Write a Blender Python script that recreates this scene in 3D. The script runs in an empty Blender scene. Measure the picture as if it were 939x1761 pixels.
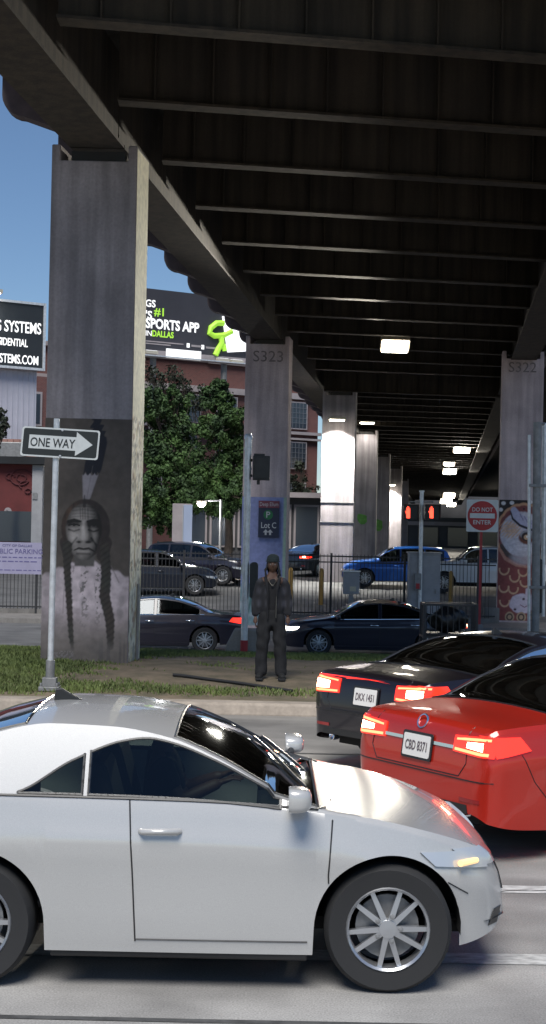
import bpy, bmesh, math, random
import numpy as np
from mathutils import Vector, Matrix
from mathutils.bvhtree import BVHTree
random.seed(7); rng = np.random.default_rng(7)
R = math.radians
C = bpy.context.scene.collection
SC = bpy.context.scene

# ------------------------------------------------------------------ camera, sky, sun, exposure
EYE = 2.38                      # camera height above the near road
F = 2450.0                      # focal length in pixels of the 939 x 1761 photograph
ROLL = R(1.2)
cd = bpy.data.cameras.new('camera'); cam = bpy.data.objects.new('camera', cd); C.objects.link(cam)
cd.sensor_fit = 'AUTO'; cd.sensor_width = 36; cd.lens = F/1761*36
cd.shift_y = 39.5/1761; cd.clip_start = .1; cd.clip_end = 3000
cam.matrix_world = Matrix.Translation((0, 0, EYE)) @ Matrix.Rotation(R(90), 4, 'X') @ Matrix.Rotation(ROLL, 4, 'Z')
SC.camera = cam

SUN_EL, SUN_AZ = R(58), R(-12)   # light comes from behind the camera, a little from the left
world = bpy.data.worlds.new('World'); SC.world = world; world.use_nodes = True
wn = world.node_tree; bg = wn.nodes['Background']
sky = wn.nodes.new('ShaderNodeTexSky'); sky.sky_type = 'NISHITA'; sky.sun_disc = False
sky.sun_elevation = SUN_EL; sky.sun_rotation = R(180)+SUN_AZ
sky.air_density = 1.0; sky.dust_density = 0; sky.ozone_density = 6.0; sky.altitude = 200
wn.links.new(sky.outputs[0], bg.inputs[0]); bg.inputs[1].default_value = .05
sl = bpy.data.lights.new('sun', 'SUN'); so = bpy.data.objects.new('sun', sl); C.objects.link(so)
sl.energy = 2.5; sl.angle = R(32); sl.color = (1, .97, .92)
so.rotation_euler = (R(90)-SUN_EL, 0, SUN_AZ)
SC.view_settings.view_transform = 'Standard'; SC.view_settings.look = 'None'
SC.view_settings.exposure = 0.9; SC.view_settings.gamma = 1; SC.view_settings.use_curve_mapping = False
SC.cycles.max_bounces = 8; SC.cycles.transparent_max_bounces = 16
SC.cycles.use_denoising = True; SC.cycles.sample_clamp_indirect = 4

# ------------------------------------------------------------------ small helpers
def at(px, py, Y):
    """the world point seen at photograph pixel (px, py) at depth Y"""
    dx, dy = px-470, 920-py
    return Vector(((dx*math.cos(ROLL)-dy*math.sin(ROLL))*Y/F, Y, EYE+(dx*math.sin(ROLL)+dy*math.cos(ROLL))*Y/F))
def lin(v): v /= 255; return v/12.92 if v <= .04045 else ((v+.055)/1.055)**2.4
def rgb(r, g, b): return (lin(r), lin(g), lin(b))
WM = {}                          # world matrix of each root, for parenting
def empty(name, loc, label, cat, group=None, kind=None):
    o = bpy.data.objects.new(name, None); C.objects.link(o); o.location = loc; o.empty_display_size = .2
    WM[o.name] = Matrix.Translation(loc); tag(o, label, cat, group, kind); return o
def tag(o, label=None, cat=None, group=None, kind=None):
    if label: o['label'] = label
    if cat: o['category'] = cat
    if group: o['group'] = group
    if kind: o['kind'] = kind
    return o
def link(name, me, mat=None, parent=None, smooth=None):
    o = bpy.data.objects.new(name, me); C.objects.link(o)
    if mat is not None:
        me.materials.clear()
        for m in (mat if isinstance(mat, (list, tuple)) else [mat]): me.materials.append(m)
    if smooth is not None:
        me.polygons.foreach_set('use_smooth', [True]*len(me.polygons)); me.set_sharp_from_angle(angle=R(smooth))
    if parent is not None:
        o.parent = parent
        o.matrix_parent_inverse = WM.get(parent.name, Matrix()).inverted()
    return o
class MB:
    """collects shapes, then build() links them as one mesh object"""
    def __init__(s): s.v = []; s.f = []; s.m = []; s.cur = 0
    def add(s, vs, fs):
        b = len(s.v); s.v += [tuple(v) for v in vs]; s.f += [tuple(i+b for i in f) for f in fs]; s.m += [s.cur]*len(fs); return s
    def box(s, c, d, rz=0, M=None):
        vs = [Vector((sx*d[0]/2, sy*d[1]/2, sz*d[2]/2)) for sz in (-1, 1) for sy in (-1, 1) for sx in (-1, 1)]
        if rz: vs = [Matrix.Rotation(rz, 3, 'Z') @ v for v in vs]
        vs = [v+Vector(c) for v in vs]
        if M is not None: vs = [M @ v for v in vs]
        return s.add(vs, [(0,2,3,1),(4,5,7,6),(0,1,5,4),(2,6,7,3),(0,4,6,2),(1,3,7,5)])
    def tube(s, pts, r, n=10, cap=True):
        pts = [Vector(p) for p in pts]; rs = r if isinstance(r, (list, tuple)) else [r]*len(pts)
        rings = []; ref = None
        for i, p in enumerate(pts):
            t = (pts[min(i+1, len(pts)-1)]-pts[max(i-1, 0)]).normalized()
            a = t.orthogonal().normalized() if ref is None else (ref-t*ref.dot(t)).normalized()
            ref = a; b = t.cross(a)
            rings.append([p+a*rs[i]*math.cos(2*math.pi*k/n)+b*rs[i]*math.sin(2*math.pi*k/n) for k in range(n)])
        vs = [v for rg in rings for v in rg]; fs = []
        for i in range(len(pts)-1):
            for k in range(n): fs.append((i*n+k, i*n+(k+1) % n, (i+1)*n+(k+1) % n, (i+1)*n+k))
        if cap: fs.append(tuple(range(n))[::-1]); fs.append(tuple((len(pts)-1)*n+k for k in range(n)))
        return s.add(vs, fs)
    def prism(s, poly, o, u, v, depth):
        """2-D polygon in frame (o, u, v), front face at o, extruded backwards by depth (front normal = u x v)"""
        o, u, v = Vector(o), Vector(u), Vector(v); n = u.cross(v).normalized(); N = len(poly)
        a = sum(poly[i][0]*poly[(i+1) % N][1]-poly[(i+1) % N][0]*poly[i][1] for i in range(N))
        if a < 0: poly = poly[::-1]
        vs = [o+u*p[0]+v*p[1] for p in poly]+[o+u*p[0]+v*p[1]-n*depth for p in poly]
        fs = [tuple(range(N)), tuple(range(2*N-1, N-1, -1))]+[(i, i+N, (i+1) % N+N, (i+1) % N) for i in range(N)]
        return s.add(vs, fs)
    def lathe(s, prof, M, n=24):
        """profile (r, h) spun about local z, placed by M"""
        vs = [M @ Vector((r*math.cos(2*math.pi*k/n), r*math.sin(2*math.pi*k/n), h)) for r, h in prof for k in range(n)]
        fs = [(i*n+k, i*n+(k+1) % n, (i+1)*n+(k+1) % n, (i+1)*n+k) for i in range(len(prof)-1) for k in range(n)]
        return s.add(vs, fs)
    def mesh(s, name):
        me = bpy.data.meshes.new(name); me.from_pydata(s.v, [], s.f)
        if any(s.m): me.polygons.foreach_set('material_index', s.m)
        me.update(); return me
    def build(s, name, mat, parent=None, smooth=None, bevel=0):
        o = link(name, s.mesh(name), mat, parent, smooth)
        if bevel:
            b = o.modifiers.new('bevel', 'BEVEL'); b.width = bevel; b.segments = 2; b.limit_method = 'ANGLE'
        return o
def rrect(w, h, r, n=5):
    out = []
    for cx, cy, a0 in ((w/2-r, h/2-r, 0), (-w/2+r, h/2-r, 90), (-w/2+r, -h/2+r, 180), (w/2-r, -h/2+r, 270)):
        out += [(cx+r*math.cos(R(a0+90*k/n)), cy+r*math.sin(R(a0+90*k/n))) for k in range(n+1)]
    return out
def circle(r, n=32, cx=0, cy=0): return [(cx+r*math.cos(2*math.pi*k/n), cy+r*math.sin(2*math.pi*k/n)) for k in range(n)]
def lettering(s, mat, parent, o, u, v, h, w=None, align='C', depth=.004, bold=0, name='lettering'):
    """text as a mesh, capital height h, total width w, standing on point o of frame (u, v)"""
    cu = bpy.data.curves.new('text', 'FONT'); cu.body = s; cu.size = 1; cu.extrude = .001; cu.offset = bold; cu.resolution_u = 3
    t = bpy.data.objects.new('text', cu); C.objects.link(t)
    me = bpy.data.meshes.new_from_object(t.evaluated_get(bpy.context.evaluated_depsgraph_get()))
    bpy.data.objects.remove(t); bpy.data.curves.remove(cu)
    co = np.array([x.co[:] for x in me.vertices]); x0, x1 = co[:, 0].min(), co[:, 0].max()
    k = h/.73; kx = k if w is None else w/(x1-x0)
    sh = {'C': (x0+x1)/2, 'L': x0, 'R': x1}[align]
    o, u, v = Vector(o), Vector(u).normalized(), Vector(v).normalized(); n = u.cross(v)
    for q in me.vertices:
        q.co = o+u*(q.co.x-sh)*kx+v*q.co.y*k+n*(depth if q.co.z > 0 else 0)
    me.name = name
    return link(name, me, mat, parent)
def copy_tree(o, parent=None):
    c = o.copy(); C.objects.link(c)
    if parent is not None: c.parent = parent
    for ch in o.children: copy_tree(ch, c)
    return c

# ------------------------------------------------------------------ materials
def mat(name, col, rough=.6, metal=0, var=0, scale=4, bump=0, col2=None, stretch=(1, 1, 1), emit=0, coat=0, detail=5, bscale=None, ecol=None):
    m = bpy.data.materials.new(name); m.use_nodes = True; nt = m.node_tree; b = nt.nodes['Principled BSDF']
    b.inputs['Base Color'].default_value = (*col, 1); b.inputs['Roughness'].default_value = rough; b.inputs['Metallic'].default_value = metal
    if coat: b.inputs['Coat Weight'].default_value = coat; b.inputs['Coat Roughness'].default_value = .04
    if emit: b.inputs['Emission Color'].default_value = (*(ecol or col), 1); b.inputs['Emission Strength'].default_value = emit
    if var or col2 or bump:
        tc = nt.nodes.new('ShaderNodeTexCoord'); mp = nt.nodes.new('ShaderNodeMapping'); mp.inputs['Scale'].default_value = stretch
        nt.links.new(tc.outputs['Object'], mp.inputs[0])
        nz = nt.nodes.new('ShaderNodeTexNoise'); nz.inputs['Scale'].default_value = scale; nz.inputs['Detail'].default_value = detail; nz.inputs['Roughness'].default_value = .62
        nt.links.new(mp.outputs[0], nz.inputs['Vector'])
        c2 = col2 or tuple(max(0, c*(1-var)) for c in col); c1 = col if col2 else tuple(min(1, c*(1+var)) for c in col)
        rp = nt.nodes.new('ShaderNodeValToRGB'); rp.color_ramp.elements[0].position = .32; rp.color_ramp.elements[1].position = .68
        rp.color_ramp.elements[0].color = (*c2, 1); rp.color_ramp.elements[1].color = (*c1, 1)
        nt.links.new(nz.outputs[0], rp.inputs[0]); nt.links.new(rp.outputs[0], b.inputs['Base Color'])
        if bump:
            n2 = nt.nodes.new('ShaderNodeTexNoise'); n2.inputs['Scale'].default_value = bscale or scale*6; n2.inputs['Detail'].default_value = 4
            nt.links.new(mp.outputs[0], n2.inputs['Vector'])
            bp = nt.nodes.new('ShaderNodeBump'); bp.inputs['Strength'].default_value = bump; bp.inputs['Distance'].default_value = .02
            nt.links.new(n2.outputs[0], bp.inputs['Height']); nt.links.new(bp.outputs[0], b.inputs['Normal'])
    return m
def concrete(name, col, streak=.3, joint=0):
    """poured concrete: cloudy tone, vertical weather streaks, small pits"""
    m = bpy.data.materials.new(name); m.use_nodes = True; nt = m.node_tree; b = nt.nodes['Principled BSDF']; b.inputs['Roughness'].default_value = .85
    tc = nt.nodes.new('ShaderNodeTexCoord')
    def noise(sc, stretch, det, lo, hi, p0, p1):
        mp = nt.nodes.new('ShaderNodeMapping'); mp.inputs['Scale'].default_value = stretch; nt.links.new(tc.outputs['Object'], mp.inputs[0])
        n = nt.nodes.new('ShaderNodeTexNoise'); n.inputs['Scale'].default_value = sc; n.inputs['Detail'].default_value = det; nt.links.new(mp.outputs[0], n.inputs['Vector'])
        r = nt.nodes.new('ShaderNodeMapRange'); r.inputs['From Min'].default_value = p0; r.inputs['From Max'].default_value = p1
        r.inputs['To Min'].default_value = lo; r.inputs['To Max'].default_value = hi; nt.links.new(n.outputs[0], r.inputs[0]); return r.outputs[0], n
    a, _ = noise(1.1, (1, 1, 1), 6, .78, 1.15, .3, .7)
    s, _ = noise(2.6, (2.2, 2.2, .12), 5, 1-streak, 1.08, .35, .62)
    p, pn = noise(26, (1, 1, 1), 3, .88, 1.06, .3, .7)
    m1 = nt.nodes.new('ShaderNodeMath'); m1.operation = 'MULTIPLY'; nt.links.new(a, m1.inputs[0]); nt.links.new(s, m1.inputs[1])
    m2 = nt.nodes.new('ShaderNodeMath'); m2.operation = 'MULTIPLY'; nt.links.new(m1.outputs[0], m2.inputs[0]); nt.links.new(p, m2.inputs[1])
    mx = nt.nodes.new('ShaderNodeVectorMath'); mx.operation = 'SCALE'; mx.inputs[0].default_value = col; nt.links.new(m2.outputs[0], mx.inputs['Scale'])
    nt.links.new(mx.outputs[0], b.inputs['Base Color'])
    bp = nt.nodes.new('ShaderNodeBump'); bp.inputs['Strength'].default_value = .25; bp.inputs['Distance'].default_value = .01
    nt.links.new(pn.outputs[0], bp.inputs['Height']); nt.links.new(bp.outputs[0], b.inputs['Normal'])
    return m
def painted(name, rough=.8, grain=.15):
    """reads the mural's colour attribute, broken up by wall grain"""
    m = bpy.data.materials.new(name); m.use_nodes = True; nt = m.node_tree; b = nt.nodes['Principled BSDF']; b.inputs['Roughness'].default_value = rough
    a = nt.nodes.new('ShaderNodeVertexColor'); a.layer_name = 'paint'
    tc = nt.nodes.new('ShaderNodeTexCoord'); n = nt.nodes.new('ShaderNodeTexNoise'); n.inputs['Scale'].default_value = 9; n.inputs['Detail'].default_value = 6
    nt.links.new(tc.outputs['Object'], n.inputs['Vector'])
    r = nt.nodes.new('ShaderNodeMapRange'); r.inputs['From Min'].default_value = .3; r.inputs['From Max'].default_value = .7
    r.inputs['To Min'].default_value = 1-grain; r.inputs['To Max'].default_value = 1+grain; nt.links.new(n.outputs[0], r.inputs[0])
    s = nt.nodes.new('ShaderNodeVectorMath'); s.operation = 'SCALE'; nt.links.new(a.outputs[0], s.inputs[0]); nt.links.new(r.outputs[0], s.inputs['Scale'])
    nt.links.new(s.outputs[0], b.inputs['Base Color']); return m
def glass(name, tint=.25, col=(.6, .75, .75)):
    m = bpy.data.materials.new(name); m.use_nodes = True; nt = m.node_tree; nt.nodes.remove(nt.nodes['Principled BSDF'])
    out = nt.nodes['Material Output']; t = nt.nodes.new('ShaderNodeBsdfTransparent'); t.inputs[0].default_value = (*(c*tint for c in col), 1)
    g = nt.nodes.new('ShaderNodeBsdfGlossy'); g.inputs['Roughness'].default_value = .03; g.inputs[0].default_value = (.9, .95, 1, 1)
    fr = nt.nodes.new('ShaderNodeFresnel'); fr.inputs[0].default_value = 1.5
    mx = nt.nodes.new('ShaderNodeMixShader'); nt.links.new(fr.outputs[0], mx.inputs[0]); nt.links.new(t.outputs[0], mx.inputs[1]); nt.links.new(g.outputs[0], mx.inputs[2])
    nt.links.new(mx.outputs[0], out.inputs[0]); return m
def brick(name, c1, c2, mortar, scale=1):
    m = bpy.data.materials.new(name); m.use_nodes = True; nt = m.node_tree; b = nt.nodes['Principled BSDF']; b.inputs['Roughness'].default_value = .85
    tc = nt.nodes.new('ShaderNodeTexCoord'); sx = nt.nodes.new('ShaderNodeSeparateXYZ'); nt.links.new(tc.outputs['Object'], sx.inputs[0])
    ad = nt.nodes.new('ShaderNodeMath'); ad.operation = 'ADD'; nt.links.new(sx.outputs[0], ad.inputs[0]); nt.links.new(sx.outputs[1], ad.inputs[1])
    cb = nt.nodes.new('ShaderNodeCombineXYZ'); nt.links.new(ad.outputs[0], cb.inputs[0]); nt.links.new(sx.outputs[2], cb.inputs[1])
    t = nt.nodes.new('ShaderNodeTexBrick'); t.inputs['Scale'].default_value = scale; t.inputs['Color1'].default_value = (*c1, 1); t.inputs['Color2'].default_value = (*c2, 1)
    t.inputs['Mortar'].default_value = (*mortar, 1); t.inputs['Brick Width'].default_value = .24; t.inputs['Row Height'].default_value = .085; t.inputs['Mortar Size'].default_value = .008
    nt.links.new(cb.outputs[0], t.inputs['Vector']); nt.links.new(t.outputs[0], b.inputs['Base Color']); return m
M = {}
M['column'] = concrete('column concrete', (.27, .245, .255), .28)
M['column_warm'] = concrete('column concrete, pinkish', (.47, .39, .40), .2)
M['side'] = concrete('column side concrete', (.42, .40, .33), .35)  # column concrete with the side's warm lamplight put into its colour
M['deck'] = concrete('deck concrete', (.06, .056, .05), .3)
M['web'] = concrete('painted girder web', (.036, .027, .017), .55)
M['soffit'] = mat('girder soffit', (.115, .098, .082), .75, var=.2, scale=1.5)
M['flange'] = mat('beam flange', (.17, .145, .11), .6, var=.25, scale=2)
M['bracket'] = mat('bracket plum grey', (.075, .055, .058), .7, var=.2)
M['galv'] = mat('galvanised steel', (.60, .61, .62), .38, .45, var=.18, scale=9)
M['galv_dark'] = mat('dull galvanised steel', (.22, .22, .22), .5, .3, var=.2, scale=8)
M['black_steel'] = mat('black painted steel', (.018, .018, .02), .5)
M['sign_black'] = mat('sign black', (.02, .023, .022), .45)
M['sign_white'] = mat('sign white', (.62, .64, .62), .5, var=.06, scale=6)
M['sign_red'] = mat('sign red', (.42, .018, .022), .45, var=.1)
M['post_red'] = mat('red post paint', (.36, .02, .025), .5)
M['rubber'] = mat('tyre rubber', (.018, .018, .019), .8)
M['alloy'] = mat('alloy wheel', (.55, .56, .58), .3, .85)
M['well'] = mat('wheel well', (.008, .008, .008), .9)
M['chrome'] = mat('chrome', (.8, .82, .85), .12, 1)
M['trim'] = mat('black trim', (.015, .015, .016), .35)
M['interior'] = mat('dark upholstery', (.028, .028, .03), .8)
M['plate'] = mat('licence plate', (.72, .70, .66), .5)
M['tail'] = mat('lit tail lamp', (.40, .012, .008), .18, emit=1.1, ecol=(1, .03, .012), coat=.6)
M['tail_hot'] = mat('tail lamp bulb', (1, .6, .4), .3, emit=14, ecol=(1, .42, .22))
M['tail_mid'] = mat('lit tail lamp strip', (1, .2, .1), .3, emit=4, ecol=(1, .10, .04))
M['tail_off'] = mat('unlit tail lamp', (.25, .01, .01), .2, coat=.6)
M['head'] = mat('lit head lamp', (1, .95, .85), .2, emit=5, ecol=(1, .93, .8))
M['head_off'] = mat('clear head lamp', (.5, .52, .55), .12, .3, coat=1)
M['amber'] = mat('amber lamp', (.75, .5, .25), .25, emit=.55, ecol=(1, .62, .28))
M['glass'] = glass('tinted car glass', .16, (.8, .95, .95))
M['glass_clear'] = glass('side glass', .42, (.85, 1, .95))
M['win'] = mat('building window', (.035, .045, .06), .12)

# ------------------------------------------------------------------ ground
def bumps(x, y): return .5*math.sin(x*1.7+.6*y)*math.sin(y*1.3+1)+.3*math.sin(x*4.1+2)*math.sin(y*3.7)+.2*math.sin(x*9+y*7)
MED = [(19.12, .15), (19.7, .19), (20.8, .285), (22, .305), (23.5, .30), (25.2, .235), (26.5, .16)]
def medz(x, y): return float(np.interp(y, [p[0] for p in MED], [p[1] for p in MED]))+.018*bumps(x, y)*min(1, max(0, (y-19.12)*2))
def strip(name, prof, x0, x1, m, nx=1, fn=None):
    xs = np.linspace(x0, x1, nx+1); mb = MB(); n = len(prof)
    vs = [(x, y, fn(x, y) if fn else z) for x in xs for y, z in prof]
    fs = [(i*n+j, (i+1)*n+j, (i+1)*n+j+1, i*n+j+1) for i in range(nx) for j in range(n-1)]
    o = mb.add(vs, fs).build(name, m, smooth=40); tag(o, kind='structure'); return o
def road_mat(name, bands, grain=1.0):
    """asphalt: tone varies lane by lane (wear along the wheel paths), fine aggregate, patches"""
    m = bpy.data.materials.new(name); m.use_nodes = True; nt = m.node_tree; b = nt.nodes['Principled BSDF']; b.inputs['Roughness'].default_value = .75
    tc = nt.nodes.new('ShaderNodeTexCoord'); sx = nt.nodes.new('ShaderNodeSeparateXYZ'); nt.links.new(tc.outputs['Object'], sx.inputs[0])
    wv = nt.nodes.new('ShaderNodeTexNoise'); wv.inputs['Scale'].default_value = .5; wv.inputs['Detail'].default_value = 5; nt.links.new(tc.outputs['Object'], wv.inputs['Vector'])
    ad = nt.nodes.new('ShaderNodeMath'); ad.operation = 'MULTIPLY_ADD'; ad.inputs[1].default_value = 1.0; nt.links.new(wv.outputs[0], ad.inputs[0]); nt.links.new(sx.outputs[1], ad.inputs[2])
    y0, y1 = bands[0][0], bands[-1][0]
    r = nt.nodes.new('ShaderNodeMapRange'); r.inputs['From Min'].default_value = y0+.5; r.inputs['From Max'].default_value = y1+.5; nt.links.new(ad.outputs[0], r.inputs[0])
    rp = nt.nodes.new('ShaderNodeValToRGB'); e = rp.color_ramp.elements
    while len(e) < len(bands): e.new(.5)
    for k, (y, c) in enumerate(bands): e[k].position = (y-y0)/(y1-y0); e[k].color = (*c, 1)
    nt.links.new(r.outputs[0], rp.inputs[0])
    def noise(sc, det, lo, hi, p0, p1, st=(1, 1, 1)):
        mp = nt.nodes.new('ShaderNodeMapping'); mp.inputs['Scale'].default_value = st; nt.links.new(tc.outputs['Object'], mp.inputs[0])
        n = nt.nodes.new('ShaderNodeTexNoise'); n.inputs['Scale'].default_value = sc; n.inputs['Detail'].default_value = det; nt.links.new(mp.outputs[0], n.inputs['Vector'])
        q = nt.nodes.new('ShaderNodeMapRange'); q.inputs['From Min'].default_value = p0; q.inputs['From Max'].default_value = p1
        q.inputs['To Min'].default_value = lo; q.inputs['To Max'].default_value = hi; nt.links.new(n.outputs[0], q.inputs[0]); return q.outputs[0], n
    g, gn = noise(95, 3, 1-.26*grain, 1+.26*grain, .3, .7)
    s, _ = noise(1.5, 8, .74, 1.14, .3, .7, (.30, 1.2, 1))
    k, _ = noise(1.1, 8, .72, 1.14, .33, .62)
    m1 = nt.nodes.new('ShaderNodeMath'); m1.operation = 'MULTIPLY'; nt.links.new(g, m1.inputs[0]); nt.links.new(s, m1.inputs[1])
    m2 = nt.nodes.new('ShaderNodeMath'); m2.operation = 'MULTIPLY'; nt.links.new(m1.outputs[0], m2.inputs[0]); nt.links.new(k, m2.inputs[1])
    v = nt.nodes.new('ShaderNodeVectorMath'); v.operation = 'SCALE'; nt.links.new(rp.outputs[0], v.inputs[0]); nt.links.new(m2.outputs[0], v.inputs['Scale'])
    nt.links.new(v.outputs[0], b.inputs['Base Color'])
    bp = nt.nodes.new('ShaderNodeBump'); bp.inputs['Strength'].default_value = .35; bp.inputs['Distance'].default_value = .006
    nt.links.new(gn.outputs[0], bp.inputs['Height']); nt.links.new(bp.outputs[0], b.inputs['Normal']); return m
gry = lambda v, w=0: (v*(1+w), v, v*(1-w*1.4))
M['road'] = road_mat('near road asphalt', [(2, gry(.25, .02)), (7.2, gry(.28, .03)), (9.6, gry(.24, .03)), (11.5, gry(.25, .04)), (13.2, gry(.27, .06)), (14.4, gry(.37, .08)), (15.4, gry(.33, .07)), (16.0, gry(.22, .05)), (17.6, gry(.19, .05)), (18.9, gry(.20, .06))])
M['road_far'] = road_mat('cross street asphalt', [(27, gry(.10)), (33, gry(.12)), (40, gry(.095)), (46, gry(.11))], .5)
M['lot'] = road_mat('parking lot asphalt', [(49, gry(.10)), (60, gry(.08)), (80, gry(.10)), (150, gry(.10))], .4)
M['kerb'] = concrete('kerb concrete', (.33, .28, .23), .15)
M['walk'] = concrete('sidewalk concrete', (.17, .16, .15), .15)
M['line'] = mat('worn road paint', (.62, .62, .60), .7, col2=(.24, .24, .235), scale=14, detail=8, stretch=(.6, 1.4, 1))
M['seam'] = mat('tar seam', (.06, .06, .06), .6, var=.4, scale=10)
M['dirt'] = mat('trodden dirt', (.19, .145, .10), .95, col2=(.085, .075, .045), scale=2.6, bump=.6, bscale=30)
strip('road', [(-25, 0), (5, 0), (12, 0), (18.75, 0)], -120, 120, M['road'])
kb = MB()
kb.prism([(18.75, -.1), (18.75, .01), (18.79, .13), (18.83, .15), (19.12, .15), (19.12, -.1)], (0, 0, 0), (0, 1, 0), (0, 0, 1), 1)
k0 = list(kb.v); f0 = list(kb.f); kb = MB()
for j in range(24):
    xa_ = -36+3.05*j+.6; kb.add([((xa_ if v[0] > -.5 else xa_+3.035), v[1]+.004*math.sin(j*5), v[2]+.004*math.sin(j*3)) for v in k0], f0)
tag(kb.build('kerb', M['kerb'], bevel=.015), kind='structure')
ys = list(np.arange(19.12, 26.51, .1))
strip('median_ground', [(y, 0) for y in ys], -60, 60, M['dirt'], 500, medz)
strip('embankment', [(26.42, .15), (26.6, .1), (27.3, -.62)], -60, 60, M['walk'])
strip('cross_street', [(27.2, -.63), (38, -.70), (45.8, -.62)], -120, 120, M['road_far'])
strip('sidewalk', [(45.8, -.62), (45.82, -.47), (49.2, -.45)], -120, 120, M['walk'])
strip('parking_lot_ground', [(49.2, -.45), (50, -.42), (52, -.2), (56, .2), (60, .43), (80, .9), (150, 1.2), (400, 1.4), (1500, 1.5)], -700, 700, M['lot'])
for y, w, x0, x1, m in ((9.70, .2, -40, 40, 'line'), (8.08, .2, -40, 40, 'line'), (6.95, .05, -40, 40, 'seam'), (12.35, .04, -40, 40, 'seam'), (15.55, .06, -40, 40, 'seam')):
    mb = MB(); n = 160; xs = np.linspace(x0, x1, n)
    j = [.012*bumps(x*2.3, y) for x in xs]
    mb.add([(x, y-w/2+j[i], .004) for i, x in enumerate(xs)]+[(x, y+w/2+j[i], .004) for i, x in enumerate(xs)], [(i, i+1, n+i+1, n+i) for i in range(n-1)])
    tag(mb.build('road_line' if m == 'line' else 'road_seam', M[m]), kind='structure')
for y in (33.5, 33.9):
    tag(MB().box((0, y, -.664-.0065*(y-33.5)), (160, .12, .008)).build('road_line', M['line']), kind='structure')
# cracks wandering over the near asphalt
M['crack'] = mat('asphalt crack', (.045, .043, .04), .9)
rc = random.Random(11)
for j in range(13):
    x, y = rc.uniform(-3, 8), rc.choice([6.6, 7.0, 7.6, 9.2, 10.3, 11.6, 13.0, 14.6, 16.4, 17.5]); a = rc.uniform(-.35, .35) if rc.random() < .7 else rc.uniform(1, 2); P_ = [(x, y)]
    for k in range(rc.randint(20, 60)):
        a += rc.gauss(0, .35)-.1*(a if abs(a) < 1 else 0); x += .07*math.cos(a); y += .07*math.sin(a); P_.append((x, y))
    P_ = [p for p in P_ if 5 < p[1] < 18.6]
    if len(P_) < 4: continue
    mb = MB(); vs = []
    for k, (x, y) in enumerate(P_):
        w = .004+.006*rc.random(); vs += [(x, y-w, .0055), (x, y+w, .0055)]
    mb.add(vs, [(2*k, 2*k+2, 2*k+3, 2*k+1) for k in range(len(P_)-1)]); tag(mb.build('road_crack', M['crack']), kind='structure')
# grass: blades in patches, bare dirt between them
def patch_mask(x, y):
    n = bumps(x*.9, y*1.1)+.6*bumps(x*2.1+5, y*2.3)
    front = math.exp(-((y-19.75)/.38)**2)*1.0
    back = math.exp(-((y-25.6)/1.5)**2)*1.35
    left = 1.6/(1+math.exp((x+2.9)*2.2))*(1 if y > 19.4 else .6)
    mid = .25 if 21.4 < y < 23 else 0
    return front*1.1+back+left+mid+.42*n-.45
def blades(count, xr, yr, h0, h1, seed):
    r = random.Random(seed); vs = []; fs = []
    while count > 0:
        x, y = r.uniform(*xr), r.uniform(*yr)
        count -= 1
        if patch_mask(x, y) < r.random()*.8: continue
        z = medz(x, y)-.005; h = r.uniform(h0, h1)*(.6+.5*min(1.2, patch_mask(x, y))); w = .006+.006*r.random(); a = r.uniform(0, 6.3); lx, ly = r.gauss(0, .4)*h, r.gauss(0, .4)*h
        b = len(vs); c, s = math.cos(a)*w, math.sin(a)*w
        vs += [(x-c, y-s, z), (x+c, y+s, z), (x+lx*.5+c*.7, y+ly*.5+s*.7, z+h*.6), (x+lx*.5-c*.7, y+ly*.5-s*.7, z+h*.6), (x+lx, y+ly, z+h)]
        fs += [(b, b+1, b+2, b+3), (b+3, b+2, b+4)]
    me = bpy.data.meshes.new('grass'); me.from_pydata(vs, [], fs); return me
M['grass'] = mat('grass blades', (.16, .21, .05), .7, col2=(.09, .115, .035), scale=1.3)
g = link('grass', blades(210000, (-9, 9), (19.15, 26.4), .035, .085, 3), M['grass'])
tag(g, 'patchy short grass on the dirt median', 'grass', kind='stuff')

# ------------------------------------------------------------------ elevated freeway
K = .12                                       # freeway runs away to the right: dX/dY
def gx(Y): return -5.74+K*Y                   # left girder line
def gxr(Y): return 2.65+K*Y                   # right girder line
ZG, ZB = 8.58, 8.90                           # underside of girders and of floor beams
Y0, Y1 = 15.7, 260
fw = empty('elevated_freeway', (gx(23)+4, 23, ZG), 'dark steel elevated freeway deck on rows of concrete columns', 'freeway', kind='thing')
def skewbox(mb, xa, xb, Ya, Yb, z0, z1, sk=0):
    """a long member between freeway stations Ya, Yb: xa, xb are offsets from the girder line"""
    vs = [(gx(Y)+x, Y+sk*x, z) for z in (z0, z1) for Y in (Ya, Yb) for x in (xa, xb)]
    return mb.add(vs, [(0,2,3,1),(4,5,7,6),(0,1,5,4),(2,6,7,3),(0,4,6,2),(1,3,7,5)])
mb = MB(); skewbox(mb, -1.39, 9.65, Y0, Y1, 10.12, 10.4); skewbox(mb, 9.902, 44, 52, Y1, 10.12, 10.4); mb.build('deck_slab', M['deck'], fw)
for off in (16.5, 25): mb = MB(); skewbox(mb, off-.4, off+.4, 54, Y1, ZG+.3, 10.118); mb.build('girder', M['web'], fw)
for xa in (-1.64, 9.65):
    mb = MB(); skewbox(mb, xa, xa+.25, Y0, Y1, 9.78, 10.118); skewbox(mb, xa, xa+.25, Y0, Y1, 10.402, 11.2); mb.build('barrier', M['column'], fw)
spans = [Y0, 23.05, 46.1, 61, 83, 105, 128, 151, 174, 197, 220, Y1]
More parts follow.
